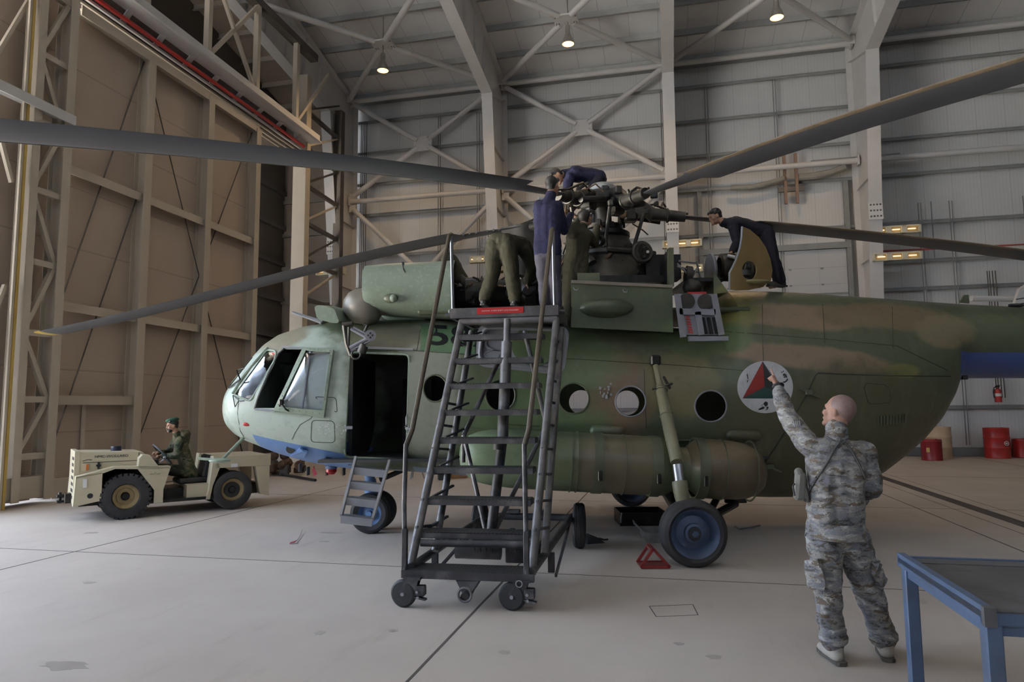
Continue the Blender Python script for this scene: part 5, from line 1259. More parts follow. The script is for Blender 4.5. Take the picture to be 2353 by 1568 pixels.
for s in (1, -1):
    a, b = (YN, .44) if s > 0 else (-YN, -.44)
    m_ = MB().prism([(.75, a, .27), (.36, a, .34), (.36, a, .80), (.73, a, .75)], (0, b - a, 0))
    m_.prism([(.36, a, .78), (.18, a, .845), (.18, a, .885), (.73, a, .745), (.73, a, .72)], (0, b - a, 0)).prism([(.18, a, .845), (-.17, a, .82), (-.66, a, .81), (-.66, a, .845), (.18, a, .885)], (0, b - a, 0))
    m_.prism([(-.15, a, .83), (-.42, a, .45), (-.42, a, .23), (-.56, a, .23), (-.56, a, .45), (-.66, a, .83)], (0, -s * .05, 0))
    fo = m_.build('front_fender', M_cr, trac, 0)
    MB().cyl((.52, s * (YN + .003), .43), (.52, s * (YN - .01), .43), .042, n=18).build('bumper_hole', M_black, fo)
    MB().prism([(-.16, s * YN, .84), (-.17, s * YN, 1.0), (-.22, s * YN, 1.06), (-.33, s * YN, 1.05), (-.48, s * YN, .84)], (0, -s * .26, 0)).build('dash_side', M_cr, trac, 0)
    rf_ = MB().prism([(-1.32, s * YN, .22), (-1.36, s * YN, .45), (-1.47, s * YN, .76), (-1.42, s * YN, .97), (-1.36, s * YN, .98), (-1.30, s * YN, .4), (-1.26, s * YN, .22)], (0, -s * .25, 0)).prism([(-2.11, s * YN, .76), (-2.2, s * YN, .25), (-2.36, s * YN, .2), (-2.36, s * YN, .76)], (0, -s * .22, 0)).build('rear_fender', M_cr, trac, 0)
put_text('JUG', .06, (-.43, YN + .002, .74), (-1, 0, 0), (0, 0, 1), mat('green_marker', (.2, .22, .04), .6), trac, 'marker_scrawl', .001) if False else MB().tube([(-.34, YN + .003, .72), (-.37, YN + .003, .735), (-.4, YN + .003, .72), (-.42, YN + .003, .76), (-.45, YN + .003, .72), (-.5, YN + .003, .73)], .004, 5).build('marker_scrawl', mat('green_marker', (.2, .22, .04), .6), trac)
MB().box((-.33, 0, .82), (.36, .9, .25)).build('dashboard', M_blackm, trac, 0)
rd_ = MB().box((-1.89, 0, .865), (.97, 1.4, .2)).build('rear_deck', M_cr, trac, 0)
MB().box((-1.72, YN + .004, .80), (.12, .006, .06)).build('data_plate', M_white, rd_, 0)
MB().box((-1.13, 0, .37), (.36, 1.2, .24)).build('seat_box', M_cr, trac, 0)
MB().bbox((-1.1, .1, .54), (.5, .55, .1), None, .03).build('seat', M_black, trac)
MB().bbox((-1.34, .1, .78), (.1, .52, .42), Matrix.Rotation(-.2, 3, 'Y'), .03).build('backrest', M_black, trac)
sw2 = MB().ring((-.62, .1, 1.02), (.75, 0, -.65), .23, .016, 32, 8, up=(0, 1, 0)).tube([(-.62, .1, 1.02), (-.45, .1, .85)], .02, 8).beam((-.62, -.12, 1.02), (-.62, .32, 1.02), .02, .01).build('steering_wheel', mat('wheel_rim_grey', (.10, .10, .11), .4), trac)
MB().tube([(-.5, .3, .85), (-.62, .34, .95)], .012, 6).ell((-.62, .34, .97), (.03, .03, .03)).build('gear_lever', M_alu, trac)
MB().bbox((.79, .08, .36), (.1, .22, .16), None, .01).bbox((.88, .08, .40), (.14, .1, .05), None, .01).bbox((.88, .08, .31), (.14, .12, .04), None, .01).cyl((.90, .08, .28), (.90, .08, .46), .025, n=10).build('tow_hitch', M_blackm, trac)
def twheel(x, y, r, knob):
    s = 1 if y > 0 else -1
    o = MB(); hw = .125
    o.lathe([(.2, -hw * .7), (.22, -hw), (r * .8, -hw * 1.05), (r * .94, -hw * .95), (r * .97, -hw * .6), (r * .97, hw * .6), (r * .94, hw * .95), (r * .8, hw * 1.05), (.22, hw), (.2, hw * .7)], (x, y, r), (0, 1, 0), 40)
    if knob:
        for k in range(28):
            a = 2 * PI * k / 28
            for q in (-1, 1):
                R = Matrix.Rotation(-a + q * .06, 3, 'Y'); o.box(V((x, y, r)) + R @ V((0, q * .066, r * .975)), (.055, .115, .045), R)
    t = o.build('wheel', M_tyre, trac, 30)
    q = MB().lathe([(0, -.02), (.06, -.02), (.07, .0), (.13, -.0), (.145, .03), (.19, .05), (.205, .09), (.21, .09), (.21, -.1), (0, -.1)], (x, y, r), (0, s, 0), 32).build('rim', M_rimc, t)
    MB().lathe([(0, .05), (.05, .05), (.065, .03), (.065, -.02), (0, -.02)], (x, y, r), (0, s, 0), 20).build('hub', M_blackm, q)
    if not knob: MB().lathe([(0, .03), (.135, .03), (.14, 0), (0, 0)], (x, y, r), (0, s, 0), 24).build('wheel_disc', M_black, q)
for y in (.58, -.58): twheel(0, y, .372, True); twheel(-1.715, y, .355, False)

# ================================================================ blue table at lower right
TY_ = math.radians(12.5); tb = thing('work_table', 'blue steel work table with a stained grey top at lower right', 'table', (2.32, 4.236, 0), -TY_)
M_bl = mat('table_blue', (.09, .135, .225), .42, .1, var=.15, scale=4, dirt=(.09, .08, .07), dscale=5, damt=.5)
M_top = mat('table_top_grey', (.10, .10, .105), .45, .2, var=.35, scale=3, dirt=(.035, .028, .02), dscale=4, damt=.8)
L_, W_ = 1.9, 1.12
MB().box((L_ / 2, -W_ / 2, .868), (L_, W_, .03)).box((L_ / 2, -.16, .8845), (L_, .006, .004)).build('top_plate', M_top, tb, 0)
MB().box((.02, -W_ / 2, .87), (.04, W_ + .02, .075)).build('edge_bar', M_bl, tb, 0)
MB().box((L_ / 2, .0, .86), (L_, .03, .06)).box((L_ / 2, -W_, .852), (L_, .03, .05)).build('edge_bar', M_bl, tb, 0)
MB().box((.022, -W_ - .02, .865), (.05, .03, .085)).build('corner_clip', M_top, tb, 0)
for y in (-.05, -W_ + .03): MB().box((L_ / 2, y, .805), (L_ - .1, .05, .055)).build('apron', M_bl, tb, 0)
for x in (.05, L_ - .05): MB().box((x, -W_ / 2, .805), (.05, W_ - .1, .055)).build('apron', M_bl, tb, 0)
for x in (.045, L_ - .045):
    for y in (-.045, -W_ + .03): MB().bbox((x, y, .42), (.07, .07, .84), None, .006).build('leg', M_bl, tb, 0)

# ================================================================ things on the floor
ck = thing('wheel_chock', 'red triangular wheel chock against the near main wheel', 'wheel chock', (PZ(1508, 1303).x, 7.95, 0), 0)
cp_ = [(-.19, 0), (-.05, .2), (.13, 0)]
for y in (-.12, .12):
    k = MB()
    for i in range(3):
        a, b = cp_[i], cp_[(i + 1) % 3]; k.beam((a[0], y, a[1] + .02), (b[0], y, b[1] + .02), .03, .03, (0, 1, 0))
    k.build('side_frame', mat('chock_red', (.20, .018, .018), .5), ck, 0)
MB().beam((-.06, -.12, .2), (-.06, .12, .2), .03, .03).box((-.03, 0, .012), (.32, .26, .02)).build('plate', mat('chock_plate', (.16, .05, .04), .5), ck, 0)
p = PZ(1361, 1247); ck2 = thing('rubber_chock', 'black rubber chock on the floor beside the stand wheel', 'wheel chock', tuple(p), .3)
MB().prism([(-.12, -.1, 0), (.14, -.1, 0), (.08, -.1, .06), (-.02, -.1, .1), (-.09, -.1, .06)], (0, .22, 0)).build('block', M_black, ck2, 20)
MB().tube([(.1, 0, .05), (.18, .02, .02), (.25, .05, .015)], .012, 6).build('rope', M_black, ck2)
def tray(name, label, p, w, d, h, m, flare=0., rot=0.):
    o = thing(name, label, 'drip tray', tuple(p), rot, None); q = MB(); f = flare
    A = [(-w / 2, -d / 2, 0), (w / 2, -d / 2, 0), (w / 2, d / 2, 0), (-w / 2, d / 2, 0)]; B = [(x * (1 + f), y * (1 + f), h) for x, y, _ in A]
    Ai = [(x * .97, y * .97, .012) for x, y, _ in A]; Bi = [(x * .97, y * .97, h) for x, y, _ in B]
    q.add(A + B + Bi + Ai, [(0, 1, 5, 4), (1, 2, 6, 5), (2, 3, 7, 6), (3, 0, 4, 7), (4, 5, 9, 8), (5, 6, 10, 9), (6, 7, 11, 10), (7, 4, 8, 11), (8, 9, 13, 12), (9, 10, 14, 13), (10, 11, 15, 14), (11, 8, 12, 15), (12, 13, 14, 15), (3, 2, 1, 0)])
    q.build('pan', m, o, 0)
    return o
t1 = tray('drip_tray', 'long black drip tray on the floor left of the main wheel', PZ(1463, 1208) + V((.1, .25, 0)), .72, .6, .2, M_blackm)
MB().tube([(-.34, -.33, .2), (-.36, -.38, .12), (-.35, -.33, .06)], .012, 6).build('handle', M_alu, t1)
t2 = tray('metal_pan', 'small grey metal pan half behind the near main wheel', PZ(1496, 1249) + V((.1, .2, 0)), .3, .36, .14, mat('galvanised', (.33, .33, .31), .45, .4, var=.3, scale=8), .22)
MB().tube([(-.19, -.15, .14), (-.3, -.12, .24), (-.28, .1, .25), (-.19, .15, .14)], .01, 6).build('bail_handle', M_alu, t2)
p = PZ(672, 1250); fg = thing('pin_flag', 'small red pin flag with a thin cord lying on the floor', 'pin flag', tuple(p), .4)
MB().prism([(-.04, -.02, .004), (.03, -.03, .02), (.05, .02, .03), (-.02, .03, .01)], (0, 0, .008)).build('flag', bpy.data.materials['flag_red'], fg, 0)
MB().tube([(.03, .0, .02), (.1, .25, .01), (.16, .55, .02), (.22, .9, .03)], .004, 5).build('cord', M_girt, fg)
hz2 = tag(MB().tube([PZ(1690, 1212), PZ(1700, 1218), PZ(1725, 1214), PZ(1745, 1209)], .02, 8).build('tie_strap', M_girt), 'thin grey strap lying on the floor right of the main wheel', 'strap')
# ================================================================ people
def mskin(n, c): return mat(n, c, .5, var=.08, scale=12, spec=.4)
M_skinl = mskin('skin_fair', (.38, .21, .15)); M_skind = mskin('skin_olive', (.34, .19, .12))
M_hair = mat('black_hair', (.012, .010, .010), .6, var=.3, scale=30)
M_stub = mat('shaved_scalp', (.19, .125, .11), .55, var=.12, scale=40)
def cloth(n, c, var=.18): return mat(n, c, .85, var=var, scale=6, bump=.25, bscale=14, spec=.2)
M_navy = cloth('navy_shirt', (.012, .013, .036)); M_navyd = cloth('dark_navy_coverall', (.010, .010, .017)); M_greytr = cloth('grey_trousers', (.05, .048, .065))
M_olive = cloth('olive_coverall', (.036, .034, .022)); M_boot = mat('black_boot', (.015, .014, .014), .5)
M_tanboot = mat('tan_suede_boot', (.40, .36, .30), .8, var=.12, scale=9, bump=.2); M_sole = mat('boot_sole', (.10, .09, .075), .8)
g = NB(bpy.data.materials.new('tiger_camouflage')); o_ = g.coords()
mp = g.mapping(o_, (5, 5, 13), (.15, .25, 0))
pix = g.nt.nodes.new('ShaderNodeVectorMath'); pix.operation = 'SNAP'; g.L.new(o_, pix.inputs[0]); pix.inputs[1].default_value = (.006, .006, .006)
mp = g.mapping(pix.outputs[0], (5, 5, 14), (.2, .3, 0))
n1 = g.noise(mp, 1.25, 6, .62, .8); n2 = g.noise(g.mapping(pix.outputs[0], (6, 6, 15), (.3, -.2, .5), (3, 1, 2)), 1.4, 6, .65, .6)
cA = g.ramp(n1, [(0, (.085, .08, .07)), (.41, (.175, .175, .185)), (.50, (.27, .26, .235)), (.585, (.40, .39, .37))]); g.nt.nodes[-1]
for nd in g.nt.nodes:
    if nd.type == 'VALTORGB': nd.color_ramp.interpolation = 'CONSTANT'
cB = g.mix(g.math('GREATER_THAN', n2, .57), cA, (.13, .105, .08)); cB = g.mix(g.math('LESS_THAN', n2, .40), cB, (.21, .215, .235))
g.bump(g.noise(o_, 16, 4), .3, .02); M_tiger = g.color(cB, .85, spec=.2)
g = NB(bpy.data.materials.new('woodland_camouflage')); o_ = g.coords(); n1 = g.noise(g.mapping(o_, (1, 1, .8)), 7, 3, .5, .7)
c_ = g.ramp(n1, [(0, (.012, .013, .010)), (.42, (.035, .05, .022)), (.50, (.075, .06, .035)), (.57, (.11, .105, .075)), (.62, (.03, .042, .02))])
for nd in g.nt.nodes:
    if nd.type == 'VALTORGB': nd.color_ramp.interpolation = 'CONSTANT'
g.bump(g.noise(o_, 16, 4), .3, .02); M_wood = g.color(c_, .8, spec=.25)

def J(px, py, Y): return PY(px, py, Y)
def axes3(f, up):
    f = V(f).normalized(); r = f.cross(V(up)).normalized(); u = r.cross(f); return f, r, u
def head_into(mb, c, face, up, k=1.):
    f, r, u = axes3(face, up); R = Matrix((r, f, u)).transposed()
    P = lambda x, y, z: V(c) + (r * x + f * y + u * z) * k
    mb.ell(P(0, -.012, .03), (.074 * k, .094 * k, .092 * k), R, 20, 14)
    mb.ell(P(0, .022, -.035), (.062 * k, .066 * k, .082 * k), R, 18, 12)
    mb.cap(P(-.03, .07, .032), P(.03, .07, .032), .018 * k, n=8)                # brow
    mb.cap(P(0, .084, .02), P(0, .100, -.022), .010 * k, .014 * k, 8)           # nose
    mb.cap(P(-.022, .082, -.055), P(.022, .082, -.055), .012 * k, n=8)          # lips
    mb.cap(P(-.014, .074, -.092), P(.014, .074, -.092), .022 * k, n=8)          # chin
    for s in (-1, 1):
        mb.ell(P(s * .045, .062, -.02), (.022 * k, .022 * k, .022 * k), R, 8, 6)  # cheek
        mb.ell(P(s * .076, -.008, -.004), (.013 * k, .022 * k, .034 * k), R @ Matrix.Rotation(s * .25, 3, 'Z'), 10, 8)   # ear
    return P, R
def hand_into(mb, w, d, palm, curl=(.3, .35, .4, .45), thumb=.4, k=1., side=1):
    """palm, four fingers of different length and a thumb leaving the side of the palm"""
    d = V(d).normalized(); palm = V(palm); palm = (palm - d * palm.dot(d)).normalized(); s = d.cross(palm) * side
    w = V(w)
    for t in (-.028, -.01, .01, .028): mb.cap(w + s * t * .7 * k + d * .012 * k, w + (s * t + d * .085) * k, .014 * k, .0125 * k, 8)
    mb.cap(w - d * .02 * k, w + d * .03 * k, .027 * k, .026 * k, 10)
    ln = (.072, .082, .076, .058)
    for i in range(4):
        p = w + (s * (.031 - .0205 * i) + d * (.088 - .004 * abs(i - 1))) * k; a = 0.
        for seg, q in ((.46, .95), (.31, 1.25), (.23, .8)):
            a += curl[i] * q * 1.25
            e = p + (d * math.cos(a) + palm * math.sin(a)) * ln[i] * seg * 1.05 * k
            mb.cap(p, e, .0098 * k, .0088 * k, 8); p = e
    p = w + (s * .03 + d * .022) * k; a = d * .62 + s * .75 + palm * thumb * .5
    for l in (.038, .032, .026):
        e = p + a.normalized() * l * k; mb.cap(p, e, .0125 * k, .0108 * k, 8); p = e; a = a + d * .55 - s * .35 + palm * thumb * .45
def limb(mb, a, b, c, ra, rb, rc, n=12): mb.cap(a, b, ra, rb, n).cap(b, c, rb, rc, n)
def person(label, J, face, up, skin, hair, shirt, trousers, boots, hands, k=1., short=False, fold=.02, group=None, coat=False, baggy=1., voxs=.012, collar=True, feet=None, beard=False, loc=None, bare_arm=False, neckc=None, hairlow=False, cuff=.06):
    base = loc or V((J['anL'] + J['anR']) / 2); base = V((base.x, base.y, min(J['anL'].z, J['anR'].z) - .08))
    o = thing('person', label, 'person', tuple(base), world=True, group=group)
    b = MB(); P, R = head_into(b, J['head'], face, up, k)
    ch, pe, nk = J['chest'], J['pelvis'], J['neck']
    b.cap(nk, J['head'] - (R @ V((0, .02, .02))) * k, .06 * k, .055 * k); b.cap(ch, nk, .075 * k, .058 * k)
    lat = (J['shR'] - J['shL']).normalized(); lat2 = (J['hipR'] - J['hipL']).normalized()
    for s in (-1, 1):
        b.cap(ch + lat * s * .07 * k, pe + lat2 * s * .055 * k, .095 * k, .09 * k)
    b.cap(J['shL'].lerp(J['shR'], .12), J['shR'].lerp(J['shL'], .12), .06 * k)
    for s in 'LR':
        limb(b, J['sh' + s], J['el' + s], J['wr' + s], .05 * k, .038 * k, .027 * k)
        limb(b, J['hip' + s], J['kn' + s], J['an' + s], .078 * k, .055 * k, .04 * k)
        hd = hands[s]; hand_into(b, J['wr' + s], hd[0], hd[1], hd[2], hd[3], k, hd[4])
        t = J['to' + s]; b.cap(J['an' + s] + V((0, 0, -.04)) * k, t, .036 * k, .03 * k)
    voxel(b, 'body', skin, o, min(voxs, .009), 3)
    # shirt or coat
    c = MB()
    dv = (pe - ch).normalized()
    for s in (-1, 1):
        c.cap(ch + lat * s * .082 * k, ch.lerp(pe, .55) + lat * s * .07 * k, .118 * k, .112 * k, 14)
        c.cap(ch.lerp(pe, .5) + lat * s * .07 * k, pe + lat2 * s * .07 * k + dv * (.02 if not coat else .16) * k, .112 * k, (.118 if not coat else .14) * k, 14)
    c.cap(ch, pe + dv * .02, .125 * k, .12 * k, 14)
    c.cap(ch - dv * .05 * k, nk, .10 * k, .068 * k, 14)
    for s in 'LR':
        c.cap(ch.lerp(J['sh' + s], .4) - dv * .03 * k, J['sh' + s], .088 * k, .072 * k)
        if short: c.cap(J['sh' + s], J['sh' + s].lerp(J['el' + s], .85), .07 * k, .064 * k)
        else:
            w = J['wr' + s].lerp(J['el' + s], cuff); limb(c, J['sh' + s], J['el' + s], w, .07 * k * baggy, .058 * k * baggy, .046 * k * baggy)
    so = voxel(c, 'coat' if coat else 'shirt', shirt, o, voxs, 4, fold, .11)
    if collar:
        ax_ = (J['head'] - nk).normalized(); MB().lathe([(.066 * k, -.03), (.072 * k, .0), (.066 * k, .035), (.058 * k, .035), (.06 * k, -.02)], nk, ax_, 20).build('collar', neckc or shirt, so)
    t = MB()
    t.cap(J['hipL'].lerp(J['hipR'], .2), J['hipR'].lerp(J['hipL'], .2), .118 * k, n=14); t.cap(pe, (J['hipL'] + J['hipR']) / 2, .115 * k, .115 * k, 14)
    for s in 'LR':
        limb(t, J['hip' + s], J['kn' + s], J['an' + s].lerp(J['kn' + s], .05), .104 * k * baggy, .078 * k * baggy, .066 * k * baggy, 14)
    to = voxel(t, 'trousers', trousers, o, voxs, 4, fold * 1.1, .12)
    for s in 'LR':
        a, q = J['an' + s], J['to' + s]; f = (q - a); f.z = 0; f.normalize(); up_ = V((0, 0, 1)); zg = a.z - .085 * k if feet is None else feet
        h = V((a.x, a.y, zg)) - f * .06 * k; m = MB()
        m.cap(a + V((0, 0, .06 * k)), h + up_ * .055 * k + f * .03 * k, .056 * k, .05 * k).cap(h + up_ * .05 * k + f * .02 * k, h + up_ * .042 * k + f * .17 * k, .046 * k, .044 * k).cap(h + up_ * .045 * k + f * .17 * k, h + up_ * .035 * k + f * .235 * k, .046 * k, .034 * k)
        bo = voxel(m, 'boot', boots, o, .01, 3)
        sl_ = MB(); r_ = f.cross(up_); pr = [(-.045, -.02), (-.03, -.04), (.06, -.038), (.17, -.047), (.24, -.036), (.28, -.01), (.28, .01), (.24, .036), (.17, .047), (.06, .038), (-.03, .04), (-.045, .02)]
        sl_.prism([h + f * (x * k) + r_ * (y * k) + up_ * .004 for x, y in pr], (0, 0, .022 * k)).build('sole', M_sole if boots is M_tanboot else M_black, bo, 0)
    # eyes and hair
    e = MB()
    for s in (-1, 1): e.ell(P(s * .031, .083, .012), (.011 * k, .009 * k, .008 * k), R, 8, 6)
    eo = e.build('eyes', M_black, o); eo['kind'] = 'stuff'
    if hair:
        hm_ = MB()
        if hair is M_stub: hm_.ell(P(0, -.022, .036), (.0775 * k, .094 * k, .0915 * k), R, 24, 16).ell(P(0, -.05, -.005), (.062 * k, .052 * k, .06 * k), R, 16, 10)
        else:
            hm_.ell(P(0, -.028, .048), (.083 * k, .096 * k, .09 * k), R, 20, 14).ell(P(0, -.055, -.005), (.068 * k, .055 * k, .07 * k), R, 16, 10)
            hm_.cap(P(-.05, .045, .085), P(.05, .045, .085), .03 * k, n=8)
        voxel(hm_, 'hair', hair, o, .008, 2, .006 if hair is not M_stub else 0, .02)
    if beard: voxel(MB().ell(P(0, .045, -.075), (.058 * k, .055 * k, .045 * k), R, 14, 10).cap(P(-.02, .098, -.045), P(.02, .098, -.045), .009 * k), 'beard', M_hair, o, .008, 2)
    return o, P, R, so, to
def surf_of(ob):
    bm = bmesh.new(); bm.from_mesh(ob.data)
    off = ORG.get(ob.name, V((0, 0, 0))); bmesh.ops.translate(bm, verts=bm.verts[:], vec=off)
    t = BVHTree.FromBMesh(bm); bm.free(); return t
def SPt(t, px, py, off, Y):
    d = ray(px, py).normalized(); r = t.ray_cast(ORI, d)
    if r[0] is None:
        r = t.find_nearest(PY(px, py, Y))
    n = r[1]
    if n.dot(d) > 0: n = -n
    return r[0] + n * off

# --- airman pointing, right foreground
Y0 = 5.02
S_ = dict(head=J(1926, 948, 5.06), neck=J(1922, 988, 5.0), chest=J(1922, 1058, 5.0), pelvis=J(1920, 1212, 5.0),
          shL=J(1860, 1024, 5.03), elL=J(1812, 962, 5.32), wrL=J(1787, 889, 5.55), shR=J(1985, 1040, 5.0), elR=J(2004, 1118, 4.98), wrR=J(1975, 1150, 5.22),
          hipL=J(1894, 1232, 5.0), hipR=J(1953, 1232, 5.0), knL=J(1903, 1358, 5.0), knR=J(1995, 1358, 5.08), anL=J(1916, 1478, 5.02), anR=J(2034, 1476, 5.08), toL=J(1890, 1500, 5.2), toR=J(2022, 1494, 5.3))
air, P, R, sh, tr = person('soldier in grey digital camouflage seen from behind, pointing at the round emblem', S_, (-.62, .75, .2), (0, 0, 1), M_skinl, M_stub, M_tiger, M_tiger, M_tanboot,
    {'L': ((-.22, .35, .92), (-.75, .5, -.4), (.0, 1.25, 1.3, 1.3), .5, -1), 'R': ((-.6, .6, .1), (0, .5, -1), (.5, .5, .5, .5), .4, 1)}, k=1.06, fold=.045, baggy=1.16, voxs=.010, feet=.0, hairlow=True, cuff=.2)
ts = surf_of(sh); tt_ = surf_of(tr)
# jacket hem, trouser cuffs, cargo pockets
hem = S_['pelvis']; MB().lathe([(.185, .06), (.20, .0), (.20, -.05), (.188, -.055), (.17, .04)], hem + V((0, .0, -.02)), (0, 0, 1), 28).build('jacket_hem', M_tiger, sh)
for s in 'LR':
    a = S_['an' + s]; d = (S_['kn' + s] - a).normalized(); MB().lathe([(.068, -.03), (.092, -.01), (.10, .02), (.088, .05), (.094, .075), (.082, .10)], a + d * .02, d, 20).build('trouser_cuff', M_tiger, tr)
for pts, nm in (([(1857, 1290), (1885, 1283), (1897, 1340), (1893, 1358), (1864, 1345)], 'L'), ([(2008, 1284), (2030, 1300), (2030, 1330), (2016, 1350), (2000, 1318)], 'R')):
    bm_ = patch(pts, 0, 2, lambda x, y: SPt(tt_, x, y, .022, 5.0)); solid(bm_, 'cargo_pocket', M_tiger, tr, .045)
for pts in ([(1902, 1212), (1903, 1240)], [(1970, 1215), (1975, 1235)], [(1855, 1200), (1851, 1232)]): MB().tube([SPt(tt_, x, y, .003, 5.0) for x, y in pts], .004, 5).build('pocket_edge', M_black, tr)
# harness, holster, rank patch, watch
M_strap = mat('grey_strap', (.07, .072, .07), .7)
def strap(pts, w, name, m):
    P_ = []
    for a, b in zip(pts, pts[1:]):
        for t in range(6): P_.append(SPt(ts, a[0] + (b[0] - a[0]) * t / 6, a[1] + (b[1] - a[1]) * t / 6, .006, 5.0))
    P_.append(SPt(ts, *pts[-1], .006, 5.0)); mb = MB()
    mb.tube(P_, w, 6); return mb.build(name, m, air)
strap([(1932, 1012), (1915, 1035), (1890, 1080), (1870, 1110), (1856, 1140)], .009, 'harness_strap', M_strap)
strap([(1936, 1012), (1955, 1035), (1975, 1070), (1986, 1100)], .008, 'harness_strap', M_strap)
strap([(1900, 1006), (1915, 1012), (1935, 1016), (1948, 1008)], .007, 'harness_strap', M_strap)
q = SPt(ts, 1934, 1013, .012, 5.0); MB().ring(q, (0, 1, 0), .022, .005, 3, 6).ring(q + V((-.03, 0, .01)), (0, 1, 0), .014, .004, 12, 6).build('harness_buckle', M_girt, air)
for x, y in ((1878, 1098), (1867, 1116), (1858, 1131)): q = SPt(ts, x, y, .014, 5.0); MB().cyl(q, q + V((0, -.004, 0)), .007, n=10).build('snap', M_black, air)
hl = MB().bbox(J(1838, 1118, 5.0), (.075, .07, .20), Matrix.Rotation(.12, 3, 'Y'), .02).cap(J(1835, 1085, 5.0), J(1852, 1148, 5.0), .03, .024).build('holster', mat('holster_grey', (.17, .165, .145), .7, var=.15), air)
MB().tube([J(1826, 1112, 4.98), J(1822, 1118, 4.97), J(1826, 1140, 4.97)], .007, 6).cyl(J(1850, 1150, 4.95), J(1850, 1150, 4.93), .012, n=12).build('holster_clip', M_black, hl)
wd = (S_['elL'] - S_['wrL']).normalized()
w_ = MB().lathe([(.038, -.014), (.041, -.012), (.041, .012), (.038, .014)], S_['wrL'] + wd * .0 + V((0, 0, 0)), wd, 20).build('wrist_watch', M_black, air)
q = S_['wrL'] + V((.012, -.04, .01)); MB().cyl(q, q + V((.004, -.012, .003)), .021, n=16).build('watch_face', M_blackm, w_)
ch_ = MB()
for i in range(4):
    ch_.tube([SPt(ts, 1824 + 4 * i, 968, .004, 5.2), SPt(ts, 1827 + 4 * i, 982, .004, 5.2)], .0028, 4)
ch_.build('rank_patch', mat('rank_grey', (.36, .36, .37), .8), air)['kind'] = 'stuff'

# --- driver on the tractor
TM = Matrix.Translation(V((TC_.x, TC_.y, 0))) @ Matrix.Rotation(math.atan2(TH.y, TH.x), 4, 'Z')
D = lambda x, y, z: TM @ V((x, y, z))
D_ = dict(head=D(-.76, .12, 1.53), neck=D(-.84, .12, 1.38), chest=D(-.90, .12, 1.20), pelvis=D(-1.06, .12, .72), shL=D(-.88, .30, 1.27), shR=D(-.88, -.06, 1.27), elL=D(-.80, .38, 1.0), elR=D(-.75, -.12, 1.02), wrL=D(-.60, .26, 1.0), wrR=D(-.58, -.02, 1.05),
          hipL=D(-1.02, .23, .70), hipR=D(-1.02, .02, .70), knL=D(-.58, .27, .76), knR=D(-.56, .0, .76), anL=D(-.56, .27, .38), anR=D(-.5, .0, .36), toL=D(-.42, .27, .32), toR=D(-.36, .0, .31))
dfw = (TH * .95 + V((.12, -.1, -.12)))
dr_, P, R, sh2, tr2 = person('person in green beret and woodland camouflage coat sitting on the cream tractor', D_, dfw, (0, 0, 1), M_skind, M_hair, M_wood, M_wood, M_boot,
    {'L': (TH + V((0, 0, .1)), (.3, 0, -1), (.8, .85, .9, .9), .6, -1), 'R': (TH, (0, .3, -1), (.8, .85, .9, .9), .6, 1)}, k=.98, fold=.03, baggy=1.15, coat=True, beard=True, loc=D(-1.05, .12, .5))
MB().ell(P(.012, -.02, .105), (.105, .118, .042), R @ Matrix.Rotation(.22, 3, 'Y'), 24, 12).lathe([(.078, -.012), (.084, 0), (.078, .012)], P(0, -.01, .07), R @ V((0, 0, 1)), 24).build('beret', mat('beret_green', (.012, .06, .04), .85), dr_)
MB().cap(D(-.98, .12, 1.36), D(-1.0, .12, 1.22), .1, .06).build('hood', M_wood, sh2)

# --- mechanics on the helicopter
def mech(label, J_, face, up, shirt, trs, hands, **kw):
    return person(label, J_, face, up, M_skind, M_hair, shirt, trs, M_boot, hands, group=None, **kw)
hA = {'L': ((.5, .7, .2), (0, 0, -1), (.5, .5, .6, .6), .5, 1), 'R': ((.4, .8, .3), (-.3, 0, -1), (.5, .5, .6, .6), .5, -1)}
N_ = dict(head=J(1270, 428, 8.72), neck=J(1266, 449, 8.7), chest=J(1258, 484, 8.66), pelvis=J(1258, 578, 8.62), shL=J(1239, 472, 8.72), shR=J(1282, 474, 8.62), elL=J(1250, 540, 8.95), elR=J(1296, 530, 8.78), wrL=J(1296, 515, 9.15), wrR=J(1312, 492, 9.05),
          hipL=J(1247, 588, 8.64), hipR=J(1270, 588, 8.6), knL=J(1250, 648, 8.66), knR=J(1276, 648, 8.62), anL=J(1252, 699, 8.62), anR=J(1279, 699, 8.6), toL=J(1260, 704, 8.75), toR=J(1288, 704, 8.72))
mech('person in navy shirt and grey trousers standing on the stair stand platform, back turned', N_, (.55, .8, .05), (0, 0, 1), M_navy, M_greytr, hA, k=.98, baggy=1.1, fold=.025)
B_ = dict(head=J(1280, 406, 10.95), neck=J(1297, 400, 11.0), chest=J(1322, 400, 11.0), pelvis=J(1372, 408, 11.05), shL=J(1308, 412, 10.78), shR=J(1310, 402, 11.2), elL=J(1302, 440, 10.72), elR=J(1305, 432, 11.2), wrL=J(1316, 464, 10.6), wrR=J(1318, 460, 11.0),
          hipL=J(1374, 416, 10.95), hipR=J(1376, 412, 11.15), knL=J(1352, 462, 10.95), knR=J(1356, 465, 11.2), anL=J(1372, 520, 11.05), anR=J(1380, 520, 11.25), toL=J(1355, 528, 11.0), toR=J(1362, 528, 11.2))
mech('person in dark navy bent far over on top behind the rotor head', B_, (-.5, -.25, -.85), (-.8, 0, .5), M_navy, M_navyd, {'L': ((.3, -.2, -1), (1, 0, 0), (.4, .4, .5, .5), .4, 1), 'R': ((.3, 0, -1), (1, 0, 0), (.4, .4, .5, .5), .4, -1)}, k=1.08, baggy=1.15, fold=.03)
